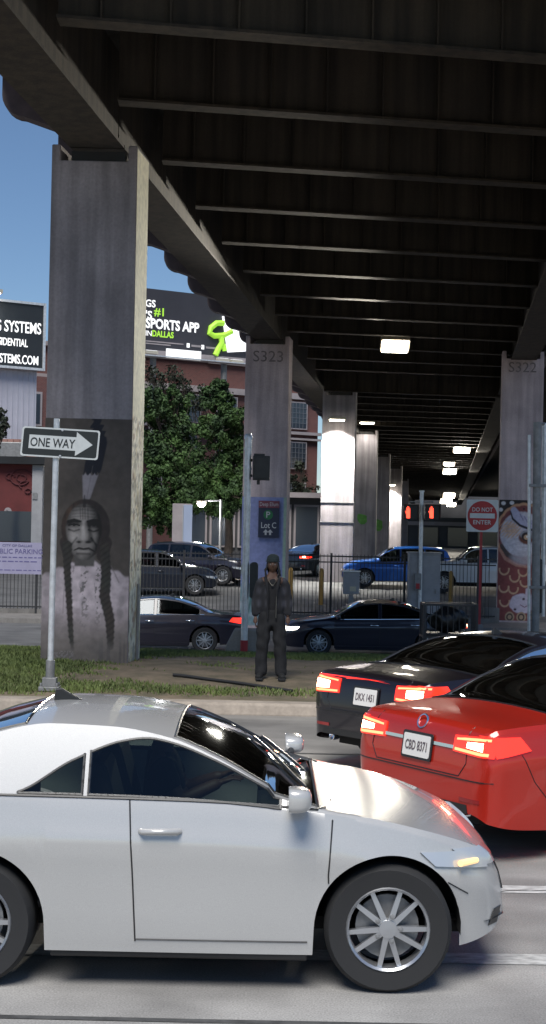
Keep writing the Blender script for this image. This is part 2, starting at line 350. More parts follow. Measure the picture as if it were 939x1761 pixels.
for off, line in ((0, 'l'), (8.36, 'r')):
    for a, b in zip(spans[:-1], spans[1:]):
        if line == 'r': a, b = (a if a == Y0 else min(a+3.3, Y1)), min(b+3.3, Y1)
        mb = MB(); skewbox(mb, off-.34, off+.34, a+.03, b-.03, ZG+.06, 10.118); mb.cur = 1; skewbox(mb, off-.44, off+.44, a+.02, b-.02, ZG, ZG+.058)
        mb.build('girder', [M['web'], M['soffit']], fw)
SK = .17
def beam(Yc, deep=0, blocks=False):
    """one transverse floor beam: web, stiffener plates, bottom flange"""
    mb = MB(); a0 = .35; a1 = 8.0
    # beam axis runs (1, SK); solve for the ends on the two girder lines
    def pt(x, dy, z):
        X = gx(Yc)+x; return (X, Yc+SK*(X-0)+dy, z)
    def bar(x0, x1, d0, d1, z0, z1):
        vs = [pt(x, d, z) for z in (z0, z1) for d in (d0, d1) for x in (x0, x1)]
        mb.add(vs, [(0,2,3,1),(4,5,7,6),(0,1,5,4),(2,6,7,3),(0,4,6,2),(1,3,7,5)])
    zb = ZB-deep; a0 += .25; a1 += .5
    bar(a0, a1, -.012, .012, zb+.042, 10.116)
    x = a0+.55
    while x < a1:
        bar(x-.012, x+.012, -.11, -.0125, zb+.042, 10.115); x += .88
    mb.cur = 1; bar(a0, a1, -.16, .16, zb, zb+.04)
    return mb
k = 0; Yb = 18.75
while Yb < 240:
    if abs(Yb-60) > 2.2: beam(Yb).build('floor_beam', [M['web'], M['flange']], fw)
    if k < 24: pass
    Yb += 3.35; k += 1
beam(59.6, .42).build('cross_girder', [M['web'], M['flange']], fw); 
# longitudinal stringers between the beams of the far spans
for off in np.arange(1.3, 8, 1.1):
    mb = MB(); skewbox(mb, off-.06, off+.06, 62.5, 240, 9.35, 10.11); mb.build('stringer', M['web'], fw)
# curved cantilever brackets outside the left girder
def bracket(Yc):
    poly = [(-.40, 8.82), (-.40, 10.11), (-1.62, 10.11), (-1.62, 9.50)]
    for a in range(0, 91, 15): poly.append((-1.62+.36*(1-math.cos(R(a))), 9.45-.34*math.sin(R(a))))
    vs = [(gx(Yc)+p[0], Yc+dy, p[1]) for dy in (-.16, .16) for p in poly]; n = len(poly)
    return MB().add(vs, [tuple(range(n)), tuple(range(2*n-1, n-1, -1))]+[(i, i+n, (i+1) % n+n, (i+1) % n) for i in range(n)])
Yb = 16.6+K*0
for i in range(26): bracket(23.35+3.35*(i-2)).build('bracket', M['bracket'], fw)
# scupper pipe at the first floor beam
mb = MB(); p = at(118, 28, 19.6); mb.tube([p, p+Vector((0, 0, .5))], [.09, .09], 12); mb.lathe([(0, -.02), (.1, -.02), (.13, .06), (.1, .1)], Matrix.Translation(p), 14)
mb.build('drain_outlet', M['galv_dark'], fw, 30)

# ------------------------------------------------------------------ columns
D = Vector((K, 1, 0)).normalized()
def column(px, wx, Yf, ztop, zbase, label, thick=.9, m='column', group='concrete freeway columns', ear=.14):
    """column whose front face is centred under photograph column px at depth Yf"""
    cx = at(px, 880, Yf).x; h = wx/2
    o = empty('concrete_column', (cx, Yf, zbase), label, 'column', group, 'thing')
    ng = .25
    poly = [(-h, zbase), (h, zbase), (h-.015, ztop), (h-.015-ear, ztop), (h-.015-ear, ztop-ng), (-h+.015+ear, ztop-ng), (-h+.015+ear, ztop), (-h+.015, ztop)]
    n = len(poly)
    vs = [(cx+p[0], Yf, p[1]) for p in poly]+[(cx+p[0]+D.x*thick, Yf+D.y*thick, p[1]) for p in poly]
    MB().add(vs, [tuple(range(n)), tuple(range(2*n-1, n-1, -1))]+[(i, i+n, (i+1) % n+n, (i+1) % n) for i in range(n)]).build('shaft', M[m], o, bevel=.02)
    mb = MB(); c = Vector((cx, Yf, 0))+D*thick/2
    mb.box((c.x, c.y, ztop-.25+.09), (.86, .7, .16)); mb.build('bearing_pad', M['trim'], o)
    return o, cx, h
def facegrid(name, parent, o, u, v, w, hgt, nu, nv, fn, m, side=False):
    """flat paint layer: grid over a wall face, coloured by fn(U, V), U from left, V from bottom (metres)"""
    us, vs = np.linspace(0, w, nu), np.linspace(0, hgt, nv); U, V = np.meshgrid(us, vs)
    colr = np.clip(fn(U, V), 0, 1).reshape(-1, 3)
    o, u, v = np.array(o), np.array(u), np.array(v)
    P = o+U.reshape(-1, 1)*u+V.reshape(-1, 1)*v
    fs = [(j*nu+i, j*nu+i+1, (j+1)*nu+i+1, (j+1)*nu+i) for j in range(nv-1) for i in range(nu-1)]
    me = bpy.data.meshes.new(name); me.from_pydata(P.tolist(), [], fs)
    at_ = me.color_attributes.new('paint', 'FLOAT_COLOR', 'POINT')
    at_.data.foreach_set('color', np.concatenate([colr, np.ones((len(colr), 1))], 1).astype(np.float32).ravel())
    return link(name, me, m, parent)
def vnoise(x, y, s, seed=0):
    r = np.random.default_rng(seed); g = r.random((64, 64)); x = np.asarray(x)/s; y = np.asarray(y)/s
    xi, yi = np.floor(x).astype(int), np.floor(y).astype(int); fx, fy = x-xi, y-yi; fx, fy = fx*fx*(3-2*fx), fy*fy*(3-2*fy)
    G = lambda a, b: g[a % 64, b % 64]
    return (G(xi, yi)*(1-fx)+G(xi+1, yi)*fx)*(1-fy)+(G(xi, yi+1)*(1-fx)+G(xi+1, yi+1)*fx)*fy
def fbm(x, y, s, seed=0): return sum(vnoise(x, y, s/2**k, seed+k)/2**(k+1) for k in range(4))/.94
def sm(d, w): t = np.clip(.5-d/(2*w), 0, 1); return t*t*(3-2*t)       # 1 inside (d<0), soft edge w
def ell(x, y, cx, cy, rx, ry): return (np.sqrt(((x-cx)/rx)**2+((y-cy)/ry)**2)-1)*min(rx, ry)
def seg(x, y, pts, r):
    """distance to a polyline with radius r (list or number)"""
    d = np.full(x.shape, 1e9); rs = r if isinstance(r, (list, tuple)) else [r]*len(pts)
    for (a, b), r0, r1 in zip(zip(pts[:-1], pts[1:]), rs[:-1], rs[1:]):
        ax, ay = a; bx, by = b; L = (bx-ax)**2+(by-ay)**2+1e-9
        t = np.clip(((x-ax)*(bx-ax)+(y-ay)*(by-ay))/L, 0, 1)
        d = np.minimum(d, np.hypot(x-ax-t*(bx-ax), y-ay-t*(by-ay))-(r0+(r1-r0)*t))
    return d
def lay(img, m, c, k=1.0):
    m = np.clip(m*k, 0, 1)[..., None]; return img*(1-m)+np.array(c)*m if not callable(c) else img*(1-m)+c()*m
# --- first column: portrait mural
def portrait(U, V, W=1.38, H=3.9):
    # mural pixels as in the photograph: x 0..150 from the left edge, y 720..1140 downwards
    x = U/W*150; y = 720+(1-V/H)*418
    n1, n2, n3 = fbm(x, y, 40, 1), fbm(x, y, 9, 11), fbm(x*3, y, 14, 21)
    img = np.ones(x.shape+(3,))*np.array((.082, .068, .058))*(.75+.5*n1)[..., None]
    # feather
    d = seg(x, y, [(88, 722), (92, 760), (84, 800), (76, 828)], [7, 15, 15, 11]); d = np.maximum(d, y-(816+6*np.sin(x*.6)))
    d = d+3*np.sin(y*.5+x*.35)*sm(np.abs(y-735)-14, 10)
    img = lay(img, sm(d, 1.5), (.012, .013, .02))
    img = lay(img, sm(np.maximum(seg(x, y, [(80, 806), (74, 850), (72, 862)], [15, 7, 4]), 812-y+4*np.abs(np.sin(x*.4))), 1.5), (.26, .235, .25), .95)
    img = lay(img, sm(seg(x, y, [(83, 800), (73, 860)], .6), .8), (.12, .11, .11), .6)
    # shirt: pale lilac, fading out towards the ground
    sh = np.maximum(959+np.abs(x-74)**1.35*.085-y-2*np.sin(x*.3), -(1e3))
    body = sm(sh, 3)*np.clip(1-(y-1040)/75, 0, 1)**.8
    tone = np.stack([.50+.06*n1, .43+.04*n1, .45+.04*n1], -1)*(.68+.5*n2)[..., None]*(1-.25*np.abs((x-75)/75)[..., None]**2)
    img = img*(1-body[..., None])+tone*body[..., None]
    low = np.clip((y-1035)/60, 0, 1)*sm(sh, 3)
    img = lay(img, low, (.155, .135, .12), .75)
    for cx, w in ((50, 3.5), (73, 6), (97, 5)):
        sp = (vnoise(x, y, 3.2, 31+cx) > .62)*sm(np.abs(x-cx-2*np.sin(y*.08))-w, 2)*sm(sh+6, 4)*np.clip(1-(y-1030)/60, 0, 1)
        img = lay(img, sp, (.085, .085, .075), .75)
    for cx, cy, rr in ((70, 1000, 4), (71, 1030, 4), (10, 985, 5), (8, 1015, 6), (138, 1025, 8), (135, 1050, 7)):
        img = lay(img, sm(ell(x, y, cx, cy, rr*.8, rr*1.2)-9*(n2-.5), 3.5), (.14, .13, .13), .55)
    img = lay(img, sm(seg(x, y, [(118, 968), (132, 996)], .8), 1), (.14, .12, .12), .8)
    img = lay(img, sm(seg(x, y, [(44, 985), (38, 1010), (37, 1050)], .8), 1.5), (.16, .14, .14), .6)
    # neck
    img = lay(img, sm(np.maximum(seg(x, y, [(72, 940), (72, 966)], [19, 17]), y-970), 2), np.array((.085, .078, .072)))
    # hair mass
    hair = np.minimum(ell(x, y, 73, 905, 42, 49), seg(x, y, [(40, 930), (44, 952)], [11, 9]))
    hair = np.minimum(hair, seg(x, y, [(106, 930), (103, 952)], [13, 10]))
    hc = np.stack([.020+.02*n3, .017+.012*n3, .016+.010*n3], -1); warm = sm(np.abs(x-45)-16, 12)*sm(np.abs(y-885)-30, 20)
    hc = hc+warm[..., None]*np.array((.06, .028, .012))*n3[..., None]
    m = sm(hair, 1.6)[..., None]; img = img*(1-m)+hc*m
    # face: a weathered elderly man, lit from the left of the wall
    fx, fy = 70, 912
    fd = np.minimum(ell(x, y, fx, fy-6, 31, 42), ell(x, y, fx, fy+17, 25, 31))
    part = seg(x, y, [(70, 850), (70, 868)], [1, 3])
    sh_ = .30*(1-.30*((x-58)/36)**2-.18*((y-905)/45)**2)
    sh_ = sh_*(.80+.35*n2)
    def dark(mask, k): 
        nonlocal sh_; sh_ = sh_*(1-k*mask)
    def lite(mask, k):
        nonlocal sh_; sh_ = sh_*(1+k*mask)
    for ex in (53, 87):
        dark(sm(ell(x, y, ex, 898, 13, 6), 3.5), .60)                       # sockets
        dark(sm(seg(x, y, [(ex-11, 895+(ex > 70)*-1), (ex, 892), (ex+11, 894)], [1.6, 2.6, 1.6]), 1.4), .72)   # brows
        lite(sm(seg(x, y, [(ex-7, 902), (ex+7, 902)], .5), .8), .7)
        dark(sm(seg(x, y, [(ex-9, 901), (ex, 899.2), (ex+9, 901)], 1.1), .8), .88); dark(sm(ell(x, y, ex, 900.5, 2.4, 1.7), .8), .9)
        dark(sm(seg(x, y, [(ex-9, 908), (ex, 911), (ex+9, 908)], 1.2), 1.6), .55)
        lite(sm(ell(x, y, ex-2, 919, 9, 6), 5), .30)
    for wx in (63, 67, 71, 76): dark(sm(seg(x, y, [(wx, 872), (wx+1, 890)], .7), 1), .40)
    for wy in (868, 874, 880, 885): dark(sm(seg(x, y, [(50, wy+2), (68, wy), (88, wy+2)], .6), 1.1), .30)
    dark(sm(seg(x, y, [(78, 896), (81, 915), (82, 925)], [2.5, 3, 5]), 3), .50)                 # nose side in shade
    lite(sm(seg(x, y, [(69, 896), (69, 922)], [2, 4]), 2.5), .45)
    dark(sm(np.minimum(ell(x, y, 62, 929, 4, 2), ell(x, y, 77, 929, 4, 2)), 1.8), .70)
    dark(sm(seg(x, y, [(58, 922), (49, 934), (47, 946)], 1.2), 2), .50); dark(sm(seg(x, y, [(83, 922), (92, 934), (93, 946)], 1.2), 2), .50)
    dark(sm(seg(x, y, [(54, 943), (62, 939.5), (70, 941), (79, 939.5), (88, 944)], [.8, 1.6, 1.6, 1.6, .8]), 1.2), .72)    # mouth
    lite(sm(seg(x, y, [(60, 945), (80, 945)], 1.4), 1.6), .25); dark(sm(seg(x, y, [(59, 949), (81, 949)], 1.2), 2), .40)
    lite(sm(ell(x, y, 68, 956, 9, 4), 4), .2)
    dark(sm(-ell(x, y, fx, fy, 27, 44)-2, 7), .45); dark(sm(84-x, 14)*.5, .6)
    sh_ = np.clip(.15+(sh_-.19)*1.3, .012, .5); fc = np.stack([sh_, sh_*.90, sh_*.83], -1); m = sm(fd, 2)[..., None]; img = img*(1-m)+fc*m
    img = lay(img, sm(part, 1), (.02, .017, .016), .8)
    # braids
    for pts, rr in (([(42, 935), (43, 980), (48, 1040), (52, 1090), (55, 1112)], [9, 7, 6, 5, 3]), ([(106, 935), (110, 985), (108, 1020), (118, 1060), (120, 1105)], [9, 9.5, 10, 9, 6])):
        d = seg(x, y, pts, rr)+1.2*np.abs(np.sin(y*.32)); bc = np.stack([.022+.035*n3*n1, .018+.016*n3, .017+.01*n3], -1)*(.7+.6*np.abs(np.sin(y*.32+x*.25)))[..., None]
        m = (sm(d, 1.5)*np.clip(1-(y-1095)/26, 0, 1))[..., None]; img = img*(1-m)+bc*m
    # drips and scuffs low on the wall
    dr = (vnoise(x, y*0, 3.5, 77) > .58)*np.clip((y-1085)/25, 0, 1)*(x > 100)
    img = lay(img, dr, (.075, .07, .068), .5)
    sig = (vnoise(x, y, 2.2, 91) > .6)*sm(np.abs(y-1120)-6, 2)*sm(np.abs(x-36)-20, 3)
    img = lay(img, sig, (.30, .28, .28), .6)
    img = lay(img, np.clip((fbm(x, y, 25, 55)-.55)*4, 0, 1)*np.clip((y-1060)/60, 0, 1), (.10, .09, .085), .6)
    return img
zb1, zm1 = at(145, 1138, 22.6).z-.12, at(152, 720, 22.6).z
c1, cx1, h1 = column(150, 1.385, 22.6, at(160, 249, 22.6).z, zb1, 'tallest nearest concrete column with a braided elder portrait mural')
M['mural'] = painted('mural paint')
facegrid('mural', c1, (cx1-h1+.004, 22.596, zb1+.06), (1, 0, 0), (0, 0, 1), 2*h1-.008, zm1-zb1-.06, 120, 330, lambda U, V: portrait(U, V, 2*h1, zm1-zb1-.06), M['mural'])
# right flank: warm lamplight put into its cream colour, scuffed yellow and rust paint below
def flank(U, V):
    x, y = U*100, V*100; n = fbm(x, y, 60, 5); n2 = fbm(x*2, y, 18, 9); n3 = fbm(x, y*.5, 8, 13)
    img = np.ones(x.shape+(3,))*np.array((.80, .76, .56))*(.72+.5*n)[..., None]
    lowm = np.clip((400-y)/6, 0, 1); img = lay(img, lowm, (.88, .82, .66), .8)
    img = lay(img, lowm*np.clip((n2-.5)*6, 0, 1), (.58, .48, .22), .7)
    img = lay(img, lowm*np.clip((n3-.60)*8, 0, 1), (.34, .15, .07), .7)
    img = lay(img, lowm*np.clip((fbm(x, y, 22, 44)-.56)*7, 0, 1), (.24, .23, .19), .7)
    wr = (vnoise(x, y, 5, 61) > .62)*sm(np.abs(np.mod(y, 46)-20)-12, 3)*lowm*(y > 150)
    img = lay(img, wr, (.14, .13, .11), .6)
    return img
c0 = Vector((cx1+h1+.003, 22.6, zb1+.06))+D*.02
facegrid('flank_light_and_paint', c1, c0, D, (-.0017, 0, 1), .86, at(160, 249, 22.6).z-zb1-.1, 20, 320, flank, M['mural'])
mb = MB(); q = Vector((cx1+h1+.03, 22.6, 0))+D*.55
mb.tube([(q.x, q.y, zb1), (q.x, q.y, zb1+1.35)], .022, 8); mb.build('conduit', M['galv_dark'], c1)
# --- second column
zt2 = at(465, 578, 45.2).z
c2, cx2, h2 = column(455, 1.42, 45.2, zt2, -.6, 'second column with a lavender painted base and stencilled S323', m='column_warm')
def lavender(U, V):
    x, y = U*60, V*60; n = fbm(x, y, 30, 3); n2 = fbm(x, y, 12, 8)
    img = np.ones(x.shape+(3,))*np.array((.20, .23, .42))*(.8+.4*n)[..., None]
    g = sm(y-62-14*np.sin(x*.09+1.2)-14*(n-.5), 14); img = lay(img, g, (.15, .27, .25), .75)
    img = lay(img, sm(ell(x, y, 10, 105, 18, 14)-10*(n2-.5), 6), (.20, .24, .12), .6)
    img = lay(img, np.clip((n2-.55)*5, 0, 1)*sm(y-90, 20), (.42, .44, .50), .6)
    img = lay(img, sm(seg(x, y, [(12, 20), (22, 52), (17, 78)], 2.5)-2*(n2-.5), 1.5), (.05, .11, .11), .8)
    img = lay(img, sm(seg(x, y, [(20, 50), (34, 60), (42, 56)], 1.5), 1.5), (.05, .11, .11), .8)
    img = lay(img, sm(np.abs(x-82)-3, 1.5), (.36, .48, .30), .8)
    return img
zl = at(461, 855, 45.2).z
facegrid('mural', c2, (cx2-h2+.006, 45.196, -.5), (1, 0, 0), (0, 0, 1), 2*h2-.012, zl+.5, 50, 110, lavender, M['mural'])
M['stencil'] = mat('stencil paint', (.17, .145, .15), .8, var=.3, scale=8)
lettering('S323', M['stencil'], c2, (cx2+.02, 45.19, at(465, 622, 45.2).z), (1, 0, 0), (0, 0, 1), .36, .95)
# --- right column with the owl
zt3 = at(900, 604, 49.0).z
c3, cx3, h3 = column(895, 1.46, 49.0, zt3, -.6, 'right hand column with a brown owl mural and stencilled S322', m='column_warm')
def owl(U, V):
    # x 0..80, y 0..200 downward
    x = U/1.45*80; y = 205-V/4.15*205; n = fbm(x, y, 20, 2); n2 = fbm(x*2, y, 9, 6)
    img = np.ones(x.shape+(3,))*np.array((.20, .055, .052))*(.75+.5*n)[..., None]
    # polka dots in the top corner
    top = sm(y-12-(x-40)**2*.018+0*x, 1.5)*0+sm(26-((x-46)**2+(y-58)**2)**.5*.55, 1)
    corner = sm(52-np.hypot(x-47, y-58), 1.2)*(y < 60)
    img = lay(img, corner, (.025, .022, .022))
    for cx, cy in ((8, 6), (24, 5), (3, 17), (72, 4), (60, 3), (77, 14)): img = lay(img, sm(ell(x, y, cx, cy, 4.2, 3.2), 1)*corner, (.60, .58, .60))
    # head outline: scalloped brown hood with a tan edge
    r = np.hypot(x-47, y-58); a = np.arctan2(y-58, x-47)
    ring = sm(np.abs(r-50-1.5*np.abs(np.sin(a*9)))-2.2, 1.2); img = lay(img, ring*(y < 90), (.48, .27, .16))
    img = lay(img, sm(r-47, 1.2)*(y < 92), (.17, .05, .05))
    for k in range(7):
        aa = math.pi*(1.02+.16*k); img = lay(img, sm(ell(x, y, 47+43*math.cos(aa), 58+43*math.sin(aa), 1.6, 1.6), 1), (.02, .015, .015))
    # white face disc
    f = ell(x, y, 44, 58, 41, 38)+2*(n2-.5); img = lay(img, sm(f, 2), (.52, .50, .56)); 
    img = lay(img, sm(ell(x, y, 22, 50, 18, 13)+4*np.sin((x+y)*.9), 4), (.58, .34, .19), .75)
    img = lay(img, sm(f, 2)*(vnoise(x*.4, y*2, 4, 23) > .66), (.40, .38, .46), .5)
    # brow feather
    img = lay(img, sm(seg(x, y, [(28, 18), (38, 32), (56, 42), (76, 49)], [6, 9, 10, 8]), 1.5), (.40, .39, .52))
    img = lay(img, sm(seg(x, y, [(22, 20), (26, 32), (40, 43), (58, 49), (78, 55)], [.8, 1.8, 2, 2, 2]), 1), (.02, .02, .03))
    for dx in (0, 8, 16): img = lay(img, sm(seg(x, y, [(40+dx, 24+dx*.4), (46+dx, 34+dx*.4)], .7), .8), (.13, .12, .2), .8)
    # eye
    img = lay(img, sm(ell(x, y, 53, 64, 15, 11)+2*(n2-.5), 2), (.13, .045, .03))
    img = lay(img, sm(ell(x, y, 54, 59, 13, 8), 1.2), (.27, .27, .30)); img = lay(img, sm(ell(x, y, 53, 62, 9.5, 7.5), 1.2), (.03, .02, .02))
    img = lay(img, sm(ell(x, y, 53, 63, 5, 4.2), 1), (.55, .36, .22)); img = lay(img, sm(ell(x, y, 54, 62, 1.8, 1.8), .8), (.8, .78, .74))
    # dark cheek swirl, lower face
    img = lay(img, sm(seg(x, y, [(6, 78), (16, 92), (32, 100), (48, 106)], [3, 4, 3, 1]), 1.2), (.07, .05, .05)); 
    img = lay(img, sm(seg(x, y, [(2, 84), (14, 100), (34, 110), (60, 114)], [2, 3, 3, 2]), 1.2), (.40, .20, .15))
    img = lay(img, sm(ell(x, y, 50, 98, 26, 12), 4), (.45, .42, .46), .7)
    # scallop feathers on the chest
    for cx, cy in ((12, 118), (32, 130), (12, 148), (30, 150), (52, 138), (48, 120), (14, 172), (68, 126)):
        rr = np.hypot(x-cx, y-cy); img = lay(img, sm(np.abs(rr-9)-1.5, 1)*(y > cy-2), (.52, .33, .21))
    # small pale creature at the foot
    img = lay(img, sm(np.minimum(ell(x, y, 47, 176, 24, 17), seg(x, y, [(56, 152), (60, 170)], [2, 10]))+3*(n2-.5), 1.5), (.50, .44, .52))
    for cx, cy in ((34, 186), (50, 168), (60, 170)): img = lay(img, sm(ell(x, y, cx, cy, 2.6, 2), 1), (.05, .03, .04))
    img = lay(img, sm(seg(x, y, [(44, 178), (52, 182), (60, 178)], .8), .8), (.2, .1, .14))
    for cx in (24, 46, 66):
        rr = np.hypot(x-cx, y-199); img = lay(img, sm(rr-9, 1), (.40, .28, .18)); img = lay(img, sm(np.abs(rr-5)-1.3, 1), (.06, .04, .04))
    return img
zo = at(897, 860, 49).z
facegrid('mural', c3, (cx3-h3+.006, 48.996, zo-4.15), (1, 0, 0), (0, 0, 1), 2*h3-.012, 4.15, 110, 280, lambda U, V: owl(U, V), M['mural'])
lettering('S322', M['stencil'], c3, (cx3-.02, 48.99, at(897, 640, 49).z), (1, 0, 0), (0, 0, 1), .36, .95)
mb = MB(); mb.box((at(845, 1064, 48.7).x, 48.7, -.2), (.5, .4, .5)); mb.build('footing', M['walk'], c3)
# --- columns farther along the left row
far = [(580, 1.42, 60.2, 'floodlit white column, third in the left row'), (626, 1.45, 83, 'grey column just beyond the floodlit one'), (653, 1.45, 106, 'slim grey far column between two lit ones'), (676, 1.5, 124, 'far column lit white by its own wall lamp'), (690, 1.5, 150, 'last dim column at the far end of the left row')]
cols = []
for px, w, Y, lab in far: cols.append(column(px, w, Y, 8.6, .2, lab, thick=1.0)[:2])
M['green_paint'] = mat('green graffiti', (.10, .28, .05), .7, var=.4, scale=3)
for (px, py, w, h), ci, Y in (((622, 892, .62, .62), 1, 83), ((650, 902, .7, .9), 2, 106)):
    p = at(px, py, Y-.006); mb = MB(); pl = [(w*.5*(1+.25*math.sin(7*k))*math.cos(k*.5236), h*.5*(1+.2*math.cos(5*k))*math.sin(k*.5236)) for k in range(12)]
    mb.prism(pl, p, (1, 0, 0), (0, 0, 1), .004); mb.build('graffiti', M['green_paint'], cols[ci][0])
for zz in (at(584, 864, 60).z, at(584, 898, 60).z):
    mb = MB(); x = cols[0][1]; mb.box((x, 60.19, zz), (1.44, .03, .03)); mb.build('strap', M['galv_dark'], cols[0][0])

# ------------------------------------------------------------------ lamps under the deck
M['lamp_lens'] = mat('lit lamp lens', (1, .95, .8), .3, emit=22, ecol=(1, .93, .78))
M['lamp_body'] = mat('lamp housing', (.5, .45, .36), .5, .4)
def deck_lamp(px, py, Y, power, label, s=1.0, tilt=35, aim=None, cone=150):
    p = at(px, py, Y)
    o = empty('deck_lamp', p, label, 'lamp', 'flood lamps under the freeway deck')
    Mx = Matrix.Translation(p) @ Matrix.Rotation(R(-tilt), 4, 'X') @ Matrix.Scale(s, 4)
    MB().box((0, 0, .10), (.95, .6, .16), M=Mx).build('housing', M['lamp_body'], o, bevel=.02)
    MB().box((0, 0, -.012), (.82, .5, .05), M=Mx).build('lens', M['lamp_lens'], o)
    MB().tube([p+Vector((0, .05, .15)), p+Vector((0, .05, max(.4, 8.9-p.z)))], .035, 8).build('hanger', M['galv_dark'], o)
    l = bpy.data.lights.new('lamp_light', 'SPOT'); l.energy = power; l.spot_size = R(cone); l.spot_blend = .6; l.shadow_soft_size = .25; l.color = (1, .92, .78)
    lo = bpy.data.objects.new('lamp_light', l); C.objects.link(lo); lo.location = (0, -.3, -.2); lo.rotation_euler = (R(-tilt-12), 0, 0); lo.parent = o
    if aim: lo.rotation_euler = (Vector(aim)-Vector(p)).to_track_quat('-Z', 'Y').to_euler()
    return o
deck_lamp(680, 596, 46.4, 11000, 'bright flood lamp nearest us, under the middle of the deck', aim=(-2.4, 22.6, 6.3), cone=24)
deck_lamp(795, 773, 103, 2600, 'far flood lamp under the deck, farthest to its right', 1.35)
deck_lamp(773, 797, 124, 1200, 'far flood lamp with a yellow glow, upper of two', 1.1)
deck_lamp(774, 811, 134, 1600, 'far flood lamp just below the yellow glowing one', 1.4)
deck_lamp(773, 852, 205, 1200, 'distant flood lamp, topmost of the last cluster', 1.9)
deck_lamp(768, 862, 215, 1200, 'distant flood lamp in the middle of the last cluster', 2.0)
deck_lamp(777, 868, 228, 1200, 'distant flood lamp, lowest of the last cluster', 1.6)
def wall_lamp(px, py, Yf, power, label, s=1.0, aim=14):
    p = at(px, py, Yf-.75)
    o = empty('wall_lamp', p, label, 'lamp', 'lamps shining on the columns')
    Mx = Matrix.Translation(p) @ Matrix.Scale(s, 4)
    MB().box((0, 0, .06), (.7, .3, .12), M=Mx).build('housing', M['lamp_body'], o, bevel=.02)
    MB().box((0, -.02, -.02), (.6, .24, .04), M=Mx).build('lens', M['lamp_lens'], o)
    MB().tube([p+Vector((0, .1, .06)), p+Vector((0, .72, .1))], .03, 8).build('arm', M['galv_dark'], o)
    l = bpy.data.lights.new('lamp_light', 'SPOT'); l.energy = power; l.spot_size = R(110); l.spot_blend = .7; l.shadow_soft_size = .2; l.color = (1, .97, .9)
    lo = bpy.data.objects.new('lamp_light', l); C.objects.link(lo); lo.location = (0, 0, -.06); lo.rotation_euler = (R(aim), 0, 0); lo.parent = o
wall_lamp(580, 722, 60.2, 5000, 'wall lamp at the head of the floodlit white column')
wall_lamp(632, 727, 83, 260, 'wall lamp with bright glare on the grey column beyond', 1.3)
wall_lamp(671, 834, 124, 7000, 'small wall lamp over the far lit column', 1.4)

# ------------------------------------------------------------------ brick warehouse, signs on top
A30 = R(29.8)
def frame30(px, py, Y):
    """Empty-free local frame: local x along the facade (rightwards and away), y into the block"""
    p = at(px, py, Y); return Matrix.Translation((p.x, p.y, 0)) @ Matrix.Rotation(A30, 4, 'Z')
Mb = frame30(547, 800, 110)
M['brick'] = brick('red brick', (.15, .052, .045), (.115, .040, .036), (.14, .11, .10))
M['stone'] = mat('pale stone band', (.30, .265, .27), .8, var=.12, scale=1.5)
M['mullion'] = mat('steel mullion', (.12, .13, .15), .5)
bld = empty('brick_warehouse', Mb @ Vector((-8, 0, 1)), 'red brick warehouse with pale stone bands behind the green trees', 'building', kind='thing')
MB().box((-22, 9.1, 8.1), (44, 18, 14.2), M=Mb).build('wall', M['brick'], bld)
for z, hh in ((15.35, .3), (13.0, .45), (10.2, .22), (9.75, .15)): MB().box((-22, -.05, z), (44.3, .3, hh), M=Mb).build('stone_band', M['stone'], bld)
def z30(px, py, Yg=107): return at(px, py, Yg).z
for w0 in np.arange(-1.95, -34, -3.05):
    for z in (11.55, 8.5, 5.4):
        f = MB().box((w0, -.02, z), (1.75, .16, 2.1), M=Mb).build('window', M['stone'], bld)
        MB().box((w0, -.06, z), (1.55, .1, 1.92), M=Mb).build('pane', M['win'], f)
        q = MB()
        for k in range(1, 5): q.box((w0-.775+1.55*k/5, -.125, z), (.035, .03, 1.92), M=Mb)
        for k in range(1, 5): q.box((w0, -.128, z-.96+1.92*k/5), (1.55, .03, .035), M=Mb)
        q.build('mullion', M['mullion'], f)
ux, uz = (Mb.to_3x3() @ Vector((1, 0, 0))), Vector((0, 0, 1))
f = MB().box((-7.4, -.06, 15.6), (4.6, .2, 1.3), M=Mb).build('name_panel', M['stone'], bld)
M['faded'] = mat('faded sign paint', (.10, .08, .09), .8, var=.3, scale=3)
lettering('ADAM HATS', M['faded'], f, Mb @ Vector((-7.4, -.165, 15.3)), ux, uz, .75, 3.9)
# billboard over the warehouse
Ms = frame30(436, 600, 101)
bb = empty('billboard', Ms @ Vector((-8, 0, 14)), 'large dark billboard with white and lime lettering above the trees', 'billboard')
M['bb_dark'] = mat('billboard face', (.035, .033, .040), .5, var=.15, scale=.3)
M['bb_white'] = mat('lit white lettering', (.8, .8, .8), .5, emit=.4, ecol=(1, 1, .98))
M['bb_lime'] = mat('lit lime lettering', (.35, .65, .04), .5, emit=.2, ecol=(.50, .95, .10))
M['bb_glow'] = mat('lit white panel', (.8, .8, .82), .5, emit=.7, ecol=(.95, .96, 1))
MB().box((-7.6, .15, 16.9), (15, .3, 4.15), M=Ms).build('panel', M['bb_dark'], bb)
MB().box((-7.6, .13, 14.60), (15.1, .35, .42), M=Ms).build('apron', M['stone'], bb)
def on30(px, py):
    """local facade coordinate and height where a photograph ray meets the billboard plane"""
    d = at(px, py, 1)-Vector((0, 0, EYE)); o = Vector((0, 0, EYE)); n = Ms.to_3x3() @ Vector((0, 1, 0)); c = Ms.translation
    t = (c-o).dot(n)/d.dot(n); q = Ms.inverted() @ (o+d*t); return q.x, q.z
us = Ms.to_3x3() @ Vector((1, 0, 0))
def btext(s, px, py, px1, h, m, al='L', bold=.02):
    x0, z0 = on30(px, py); x1, _ = on30(px1, py)
    lettering(s, M[m], bb, Ms @ Vector((x0 if al == 'L' else x1, -.012, z0)), us, uz, h, abs(x1-x0), al, .01, bold)
btext("DRAFTKINGS", 178, 519, 268, .50, 'bb_white')
